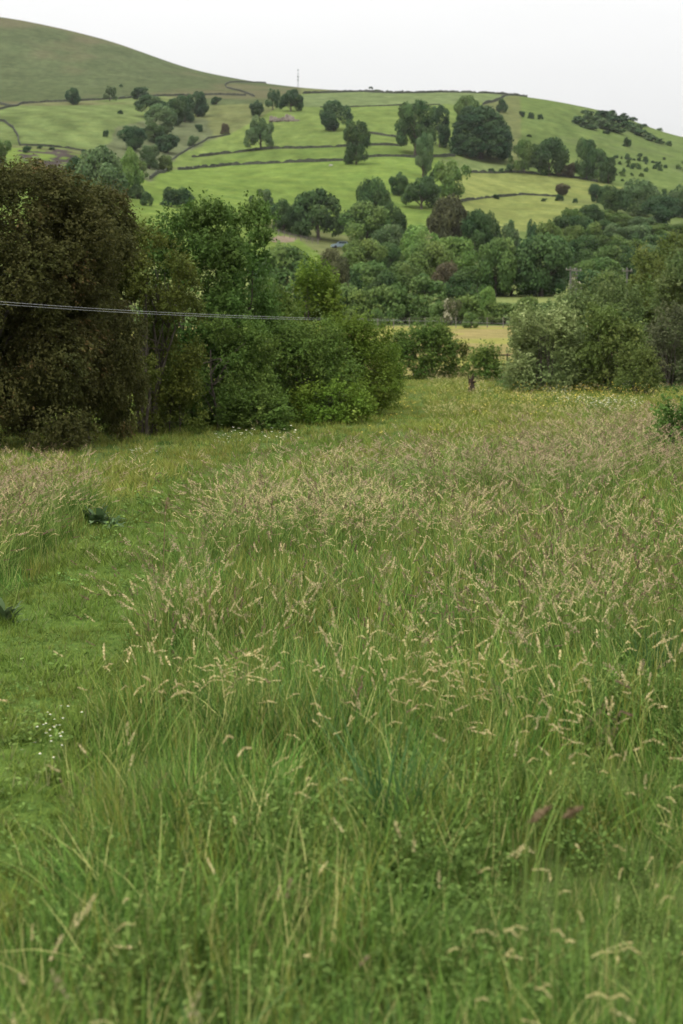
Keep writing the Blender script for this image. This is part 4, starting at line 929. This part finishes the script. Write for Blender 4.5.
def scatter(name, variants, pts, which, scl, label, cat, tilt=.12):
    """one object: every vertex carries a clump picked from variants"""
    c = bpy.data.collections.new(name + '_sources')
    for i, me in enumerate(variants):
        o = bpy.data.objects.new('%s_source_%02d' % (name, i), me); c.objects.link(o)
    n = len(pts); me = bpy.data.meshes.new(name); me.vertices.add(n); me.vertices.foreach_set('co', np.asarray(pts, np.float32).ravel())
    a = me.attributes.new('pick', 'INT', 'POINT'); a.data.foreach_set('value', np.asarray(which, np.int32))
    rot = np.stack([R.normal(0, tilt, n), R.normal(0, tilt, n), R.uniform(0, 6.28, n)], 1)
    a = me.attributes.new('turn', 'FLOAT_VECTOR', 'POINT'); a.data.foreach_set('vector', rot.astype(np.float32).ravel())
    scl = np.asarray(scl, np.float32); scl = np.repeat(scl[:, None], 3, 1) if scl.ndim == 1 else scl
    a = me.attributes.new('size', 'FLOAT_VECTOR', 'POINT'); a.data.foreach_set('vector', scl.ravel())
    me.update()
    ng = bpy.data.node_groups.new(name + '_growth', 'GeometryNodeTree')
    ng.interface.new_socket('Geometry', in_out='INPUT', socket_type='NodeSocketGeometry'); ng.interface.new_socket('Geometry', in_out='OUTPUT', socket_type='NodeSocketGeometry')
    N = ng.nodes.new; L = ng.links.new
    gi = N('NodeGroupInput'); go = N('NodeGroupOutput'); ip = N('GeometryNodeInstanceOnPoints'); ci = N('GeometryNodeCollectionInfo')
    ci.inputs['Collection'].default_value = c; ci.inputs['Separate Children'].default_value = True; ci.inputs['Reset Children'].default_value = True
    def attr(nm, ty):
        k = N('GeometryNodeInputNamedAttribute'); k.data_type = ty; k.inputs['Name'].default_value = nm; return k.outputs['Attribute']
    L(gi.outputs[0], ip.inputs['Points']); L(ci.outputs[0], ip.inputs['Instance']); ip.inputs['Pick Instance'].default_value = True
    L(attr('pick', 'INT'), ip.inputs['Instance Index']); L(attr('turn', 'FLOAT_VECTOR'), ip.inputs['Rotation']); L(attr('size', 'FLOAT_VECTOR'), ip.inputs['Scale'])
    L(ip.outputs[0], go.inputs[0])
    o = link(name, me); md = o.modifiers.new('growth', 'NODES'); md.node_group = ng
    return tag(o, label, cat, kind='stuff')

def jgrid(x0, x1, y0, y1, dens):
    n = int((x1 - x0) * (y1 - y0) * dens); return R.uniform(x0, x1, n), R.uniform(y0, y1, n)
def wedge(x, y, m=3.3): return np.abs(x) < .205 * y + m

# tall meadow --------------------------------------------------------------
V_T = [grass_clump(1, 22, .38, .10, .0050, (.05, .5)), grass_clump(2, 24, .44, .11, .0046, (.05, .5)), grass_clump(3, 20, .32, .10, .0062, (.1, .7)), grass_clump(4, 26, .40, .12, .0044, (.15, .8)),
       grass_clump(5, 18, .38, .10, .0070, (.2, .8), 'blade_blue'), grass_clump(6, 30, .24, .12, .0055, (.2, .9)),
       herb_clump(7, 10, .34, .028, 'herb'), herb_clump(8, 11, .28, .034, 'herb'), grass_clump(9, 14, .46, .09, .0040, (.05, .35), 'blade_yellow')]
xs, ys = [], []
for (y0, y1, dn) in ((-.5, 5, 150), (5, 9, 110), (9, 14, 80), (14, 22, 56), (22, 42, 40)):
    hw = .205 * y1 + 3.3; x, y = jgrid(-hw, hw, y0, y1, dn); k = wedge(x, y); xs.append(x[k]); ys.append(y[k])
x = np.concatenate(xs); y = np.concatenate(ys); pd = path_dist(x, y); ph_ = path_half(y)
edge = ph_ + .10 * (fbm(x * 1.5, y * 1.5, 61) - .3)
right = (pd > edge) & (y < tall_edge(x) + 1.6 * (fbm(x * .6, y * .6, 62) - .5) * 2)
left = (pd < -edge) & (y < 20.0 + 2 * (fbm(x * .5, y * .5, 63) - .5))
k = right | left; x, y, pd, edge = x[k], y[k], pd[k], edge[k]
pn = fbm(x * .55, y * .4, 64); rnd = R.random(len(x))
which = np.where(rnd < .80, R.integers(0, 4, len(x)), np.where(rnd < .86, 4, 5)); which = np.where((pn > .52) & (rnd > .66), 6 + R.integers(0, 2, len(x)), which); which = np.where(R.random(len(x)) < np.interp(y, [5, 9, 14, 40], [.08, .25, .34, .34]), 8, which); which = np.where((y < 6) & (R.random(len(x)) < .10), 6 + R.integers(0, 2, len(x)), which)
gapn = fbm(x * 1.4, y * 1.1, 67)
hn_ = fbm(x * .9, y * .7, 65); sc_ = .40 + 1.15 * hn_ - .50 * sstep(.50, .60, gapn) + R.normal(0, .09, len(x)); sc_ = np.clip(sc_, .48, 1.3); sc_ *= .55 + .45 * sstep(0, .45, np.abs(pd) - edge)
sc_ *= np.interp(y, [1, 3, 6, 10, 40], [.72, .76, .90, 1.0, 1.0]); wide = np.interp(y, [0, 10, 20, 40], [1, 1, 1.25, 1.7])
S3 = np.stack([sc_ * wide, sc_ * wide, sc_], 1)
scatter('meadow_grass', V_T, np.stack([x, y, H(x, y)], 1), which, S3, 'tall uncut green meadow grass and herbs', 'grass', .20)
tall_xy = (x, y)

# seed heads ---------------------------------------------------------------
V_S = [stem_clump(21, 5, .74, 'head_buff', 'fog'), stem_clump(22, 5, .80, 'head_pink', 'fog'), stem_clump(23, 5, .78, 'head_pink', 'panicle'), stem_clump(24, 4, .70, 'head_gold', 'nod'),
       stem_clump(25, 5, .82, 'head_brown', 'spike'), stem_clump(26, 4, .72, 'head_buff', 'panicle'), stem_clump(27, 5, .66, 'head_gold', 'spike'), stem_clump(28, 4, .84, 'head_brown', 'panicle'), stem_clump(29, 2, .70, 'head_gold', 'bold')]
xs, ys = [], []
for (y0, y1, dn) in ((1.8, 5, 15), (5, 7.5, 15), (7.5, 10, 20), (10, 13, 34), (13, 17, 50), (17, 24, 52), (24, 42, 24)):
    hw = .205 * y1 + 3.3; x, y = jgrid(-hw, hw, y0, y1, dn); k = wedge(x, y); xs.append(x[k]); ys.append(y[k])
x = np.concatenate(xs); y = np.concatenate(ys); pd = path_dist(x, y); edge = path_half(y) + .18
right = (pd > edge) & (y < tall_edge(x) + 1.0 * (fbm(x * .6, y * .6, 62) - .5) * 2); left = (pd < -edge - .1) & (y < 19.6) & (y > 6)
pn = fbm(x * .5 + 4, y * .38, 71); keep = (right | left) & (R.random(len(x)) < .18 + .6 * left + 1.3 * sstep(.38, .64, pn)); x, y = x[keep], y[keep]
pk = fbm(x * .32 + 8, y * .25, 72); rnd = R.random(len(x))
which = np.where(pk > .52, np.array([1, 2, 7, 2, 4])[R.integers(0, 5, len(x))], np.array([0, 2, 7, 0, 3, 4])[R.integers(0, 6, len(x))])
which = np.where((y > 17) & (R.random(len(x)) < .6), np.array([1, 1, 7, 2, 2, 4])[R.integers(0, 6, len(x))], which)
which = np.where((y < 8.5) & (rnd < .8), np.array([3, 6, 3, 0, 3])[R.integers(0, 5, len(x))], which)
which = np.where((y < 7.5) & (R.random(len(x)) < .14), 8, which)
sc_ = R.uniform(.72, 1.08, len(x)) * np.interp(y, [1, 4, 8, 40], [.62, .68, .92, 1.0]); wide = np.interp(y, [0, 10, 22, 40], [1, 1.1, 1.5, 1.7])
scatter('seed_heads', V_S, np.stack([x, y, H(x, y)], 1), which, np.stack([sc_ * wide, sc_ * wide, sc_], 1), 'buff, pink and brown seed heads standing above the meadow grass', 'grass heads')

# shorter meadow beyond and under the trees -----------------------------------
V_M = [grass_clump(31, 20, .26, .16, .012, (.2, .8), 'blade_yellow'), grass_clump(32, 22, .30, .18, .011, (.2, .8), 'blade_yellow'), grass_clump(33, 18, .20, .15, .013, (.3, 1.0)), stem_clump(34, 7, .44, 'head_gold', 'spike'), stem_clump(35, 6, .46, 'head_buff', 'panicle'), stem_clump(36, 6, .5, 'head_pink', 'fog'),
       grass_clump(37, 22, .42, .16, .012, (.15, .6), 'blade_blue')]
xs, ys = [], []
for (y0, y1, dn) in ((12, 30, 26), (30, 50, 18), (50, 92, 9)):
    hw = .205 * y1 + 5; x, y = jgrid(-hw, hw, y0, y1, dn); k = wedge(x, y, 5); xs.append(x[k]); ys.append(y[k])
x = np.concatenate(xs); y = np.concatenate(ys); pd = path_dist(x, y)
k = ((np.abs(pd) > path_half(y) * (1 + .3 * (fbm(x, y, 81) - .5))) | (y > 33)) & ~((pd > 0) & (y < tall_edge(x) - .5)) & ~((pd < 0) & (y < 19.0)); x, y = x[k], y[k]
px_ = CX + F * x / y; py_ = HY + F * CZ / y
g1 = fbm(x * .16, y * .10, 82); yel = sstep(.40, .55, g1) * (px_ > 400) * (py_ < 425)
rnd = R.random(len(x)); which = R.integers(0, 3, len(x)); which = np.where(rnd < .03 + .06 * yel, 3, which); which = np.where((rnd > .965) , 4, which); which = np.where((rnd > .985), 5, which)
which = np.where((px_ > 500) & (y > 66) & (R.random(len(x)) < .5), 6, which); which = np.where((px_ < 400) & (y > 60) & (R.random(len(x)) < .5), 6, which)
lawn = (px_ < 430) & (py_ < 475); which = np.where(lawn & (which >= 3) & (R.random(len(x)) < .93), R.integers(0, 3, len(x)), which)
sc_ = R.uniform(.7, 1.15, len(x)) * np.where(lawn, .62, 1); sw_ = sc_ * np.interp(y, [12, 50, 90], [1, 1.3, 1.9]); sc_ = np.stack([sw_, sw_, sc_ * np.interp(y, [12, 50, 90], [.9, .8, .8])], 1)
scatter('meadow_turf', V_M, np.stack([x, y, H(x, y)], 1), which, sc_, 'shorter yellow-green grass beyond the tall meadow', 'grass')

# mown path ------------------------------------------------------------------
V_P = [grass_clump(41, 22, .065, .07, .0050, (.3, 1.1), 'mown'), grass_clump(42, 26, .085, .08, .0050, (.3, 1.2), 'mown'), grass_clump(43, 20, .05, .08, .0060, (.5, 1.4), 'mown'), herb_clump(44, 6, .06, .028, 'herb')]
xs, ys = [], []
for (y0, y1, dn) in ((1.5, 6, 330), (6, 12, 270), (12, 24, 170), (24, 34, 50)):
    x, y = jgrid(-3.2, 5.5, y0, y1, dn); k = np.abs(path_dist(x, y)) < path_half(y) + .12; xs.append(x[k]); ys.append(y[k])
x = np.concatenate(xs); y = np.concatenate(ys); b1 = fbm(x * 2.6, y * 2.6, 91)
k = (b1 > .26) | (R.random(len(x)) < .7); x, y, b1 = x[k], y[k], b1[k]
sc_ = (.25 + 1.9 * b1**1.3) * R.uniform(.8, 1.2, len(x)) * np.interp(y, [0, 12, 30, 60], [1, 1, 1.6, 2.2])
scatter('path_turf', V_P, np.stack([x, y, H(x, y) + .006 + .07 * np.clip(b1 - .25, 0, 1) * (np.abs(path_dist(x, y)) < path_half(y))], 1), np.where(R.random(len(x)) < .025, 3, R.integers(0, 3, len(x))), sc_, 'short green mown grass growing on the path', 'grass', .2)

# flowers --------------------------------------------------------------------
V_F = [flower_clump(51, 5, .5, .022, 'white_fl'), flower_clump(52, 6, .45, .020, 'white_fl'), flower_clump(53, 4, .46, .019, 'yellow_fl')]
pts = []; wh = []
def patch(px, py, spx, spy, n, wsel, hz=.0):
    for i in range(n):
        a, b_ = px + R.normal(0, spx), py + R.normal(0, spy)
        P = hit(a, b_); pts.append(P); wh.append(wsel if wsel == 2 else R.integers(0, 2))
for (px, py, sx, sy, n) in ((245, 457, 18, 2.5, 7), (288, 451, 9, 1.5, 2), (612, 419, 18, 2.2, 40), (556, 405, 8, 1.5, 12), (625, 398, 4, 1, 6), (484, 398, 7, 1.2, 12), (575, 414, 12, 2, 18), (145, 478, 12, 3, 4), (225, 462, 6, 2, 6)): patch(px, py, sx, sy, n, 0)
for (px, py, sx, sy, n) in ((600, 404, 50, 7, 260), (510, 408, 50, 7, 170), (450, 440, 120, 14, 30), (420, 395, 20, 5, 30)): patch(px, py, sx, sy, n, 2)
scatter('wild_flowers', V_F, pts, wh, R.uniform(.8, 1.25, len(pts)), 'white and yellow wild flowers dotted through the meadow', 'flowers')
# white clover-like heads on the path's edge
pts = []
for i in range(13):
    t = R.random(); P = hit(40 + 36 * t + R.normal(0, 5), 780 - 50 * t + R.normal(0, 7)); pts.append(P)
V_C = [flower_clump(54, 2, .20, .0065, 'white_fl')]
scatter('edge_flowers', V_C, pts, [0] * len(pts), R.uniform(.8, 1.2, len(pts)), 'little white flowers along the tall grass edge of the path', 'flowers')

# ------------------------------------------------------------------ plants one can point to
def broad_leaf(b, base, ang, lean, length, wid, m, tint):
    q = np.linspace(0, 1, 7); dirv = np.array([math.cos(ang), math.sin(ang), 0]); side = np.array([-math.sin(ang), math.cos(ang), 0])
    p = base + dirv * (lean * length * q**1.3)[:, None] + np.stack([0*q, 0*q, length * (math.sqrt(max(.05, 1 - lean**2)) * q - .45 * lean * q**2.2)], 1)
    w = wid * np.sin(np.clip(q * .9 + .1, 0, 1) * math.pi)**.8 * .5 * (1 + .08 * np.sin(q * 25)); up = np.array([0, 0, 1]) * (w * .35)[:, None]
    v = np.stack([p - side * w[:, None] + up, p, p + side * w[:, None] + up], 1).reshape(-1, 3)
    f = [[3*i, 3*i+1, 3*i+4, 3*i+3] for i in range(6)] + [[3*i+1, 3*i+2, 3*i+5, 3*i+4] for i in range(6)]; b.add(v, f, m, tint)
def dock(px, py, n, size, label, mat='dock'):
    P = hit(px, py); r = empty('dock_plant', P, label, 'plant', rz=R.uniform(0, 6))
    for i in range(n):
        b = Bag(); broad_leaf(b, np.array([R.normal(0, .03), R.normal(0, .03), 0]), R.uniform(0, 6.28), R.uniform(.35, .9), size * R.uniform(.7, 1.2), size * .27, 0, R.random()); link('leaf', b.mesh('leaf', [M[mat]]), r)
    b = Bag()
    for i in range(3): b.tube([(0, 0, -.02), (R.normal(0, .05), R.normal(0, .05), size * .8), (R.normal(0, .08), R.normal(0, .08), size * 1.3)], [.007, .005, .003], 5)
    link('stem', b.mesh('stem', [M['stalk']]), r); return r
dock(97, 527, 34, .30, 'broad-leaved grey-green dock plant at the left edge of the path')
dock(112, 533, 16, .22, 'smaller dock plant drooping onto the path beside the bigger one')
dock(6, 628, 24, .24, 'bluish-green leafy plant at the left picture edge by the path')
def tussock(px, py, n, hgt, label, mat='blade_blue', wid=.010):
    P = hit(px, py); rng = np.random.default_rng(int(px)); b = Bag()
    for i in range(n):
        a = rng.uniform(0, 6.28); rr = .12 * math.sqrt(rng.random()); blade_strip(b, np.array([math.cos(a) * rr, math.sin(a) * rr, -.02]), a + rng.normal(0, .5), rng.uniform(.1, .8), hgt * rng.uniform(.6, 1.1), wid * rng.uniform(.7, 1.2), 0, rng.random(), 5, 2.0, rng)
    tag(link('grass_tussock', b.mesh('grass_tussock', [M[mat]]), loc=P), label, 'grass tussock', 'dark grass tussocks in the meadow')
tussock(655, 705, 70, .55, 'dark tussock of coarse grass near the right picture edge')
tussock(385, 850, 60, .50, 'bluish tussock of coarse grass in the middle foreground')
tussock(84, 520, 50, .45, 'coarse grass tussock behind the dock plant')
# rusty dock stalks
def rusty(px, top, Y, label, hw=.035, hl=.16, lean=.15, stem='rusty'):
    P = at(px, Y); ht = CZ + Y * (HY - top) / F - P[2]; r = empty('dock_stalk', P, label, 'plant', 'rusty dock stalks'); b = Bag()
    b.tube([(0, 0, -.02), (.01, 0, ht * .5), (.02, 0, ht * .9), (.03, 0, ht)], [.005, .004, .003, .0025], 6); link('stem', b.mesh('stem', [M[stem]]), r)
    b = Bag(); d = np.array([lean, 0, 1.]); d /= np.linalg.norm(d); feather(b, np.array([.03, 0, ht - hl * d[2] * .5]), d, hl, hw, 110, 0, np.random.default_rng(int(px)), .012); link('seed_head', b.mesh('seed_head', [M['rusty']]), r)
rusty(163, 503, 14.6, 'single dark rusty dock stalk standing on the mown path', .03, .10)
rusty(519, 814, 4.3, 'blurred rusty brown seed head in the right foreground, left of two', .013, .062, 1.3, 'stalk')
rusty(551, 812, 4.4, 'blurred rusty brown seed head in the right foreground, right of two', .013, .056, 2.0, 'stalk')

# ------------------------------------------------------------------ faint summer haze in the air
m, t, N, L = mat_new('haze_air'); pv_ = N('ShaderNodeVolumePrincipled'); o = N('ShaderNodeOutputMaterial')
pv_.inputs['Color'].default_value = (.97, .98, 1.0, 1); pv_.inputs['Density'].default_value = .00004; pv_.inputs['Anisotropy'].default_value = .3
L(pv_.outputs[0], o.inputs['Volume'])
zlo, zhi = float(gz.min()) - 1.0, float(gz.max()) + 12
b = Bag(); b.box((0, 1990, (zlo + zhi) / 2), (12000, 4100, zhi - zlo)); hz = link('haze', b.mesh('haze', [m], False)); tag(hz, 'thin pale haze lying over the valley and hills', 'haze', kind='stuff')
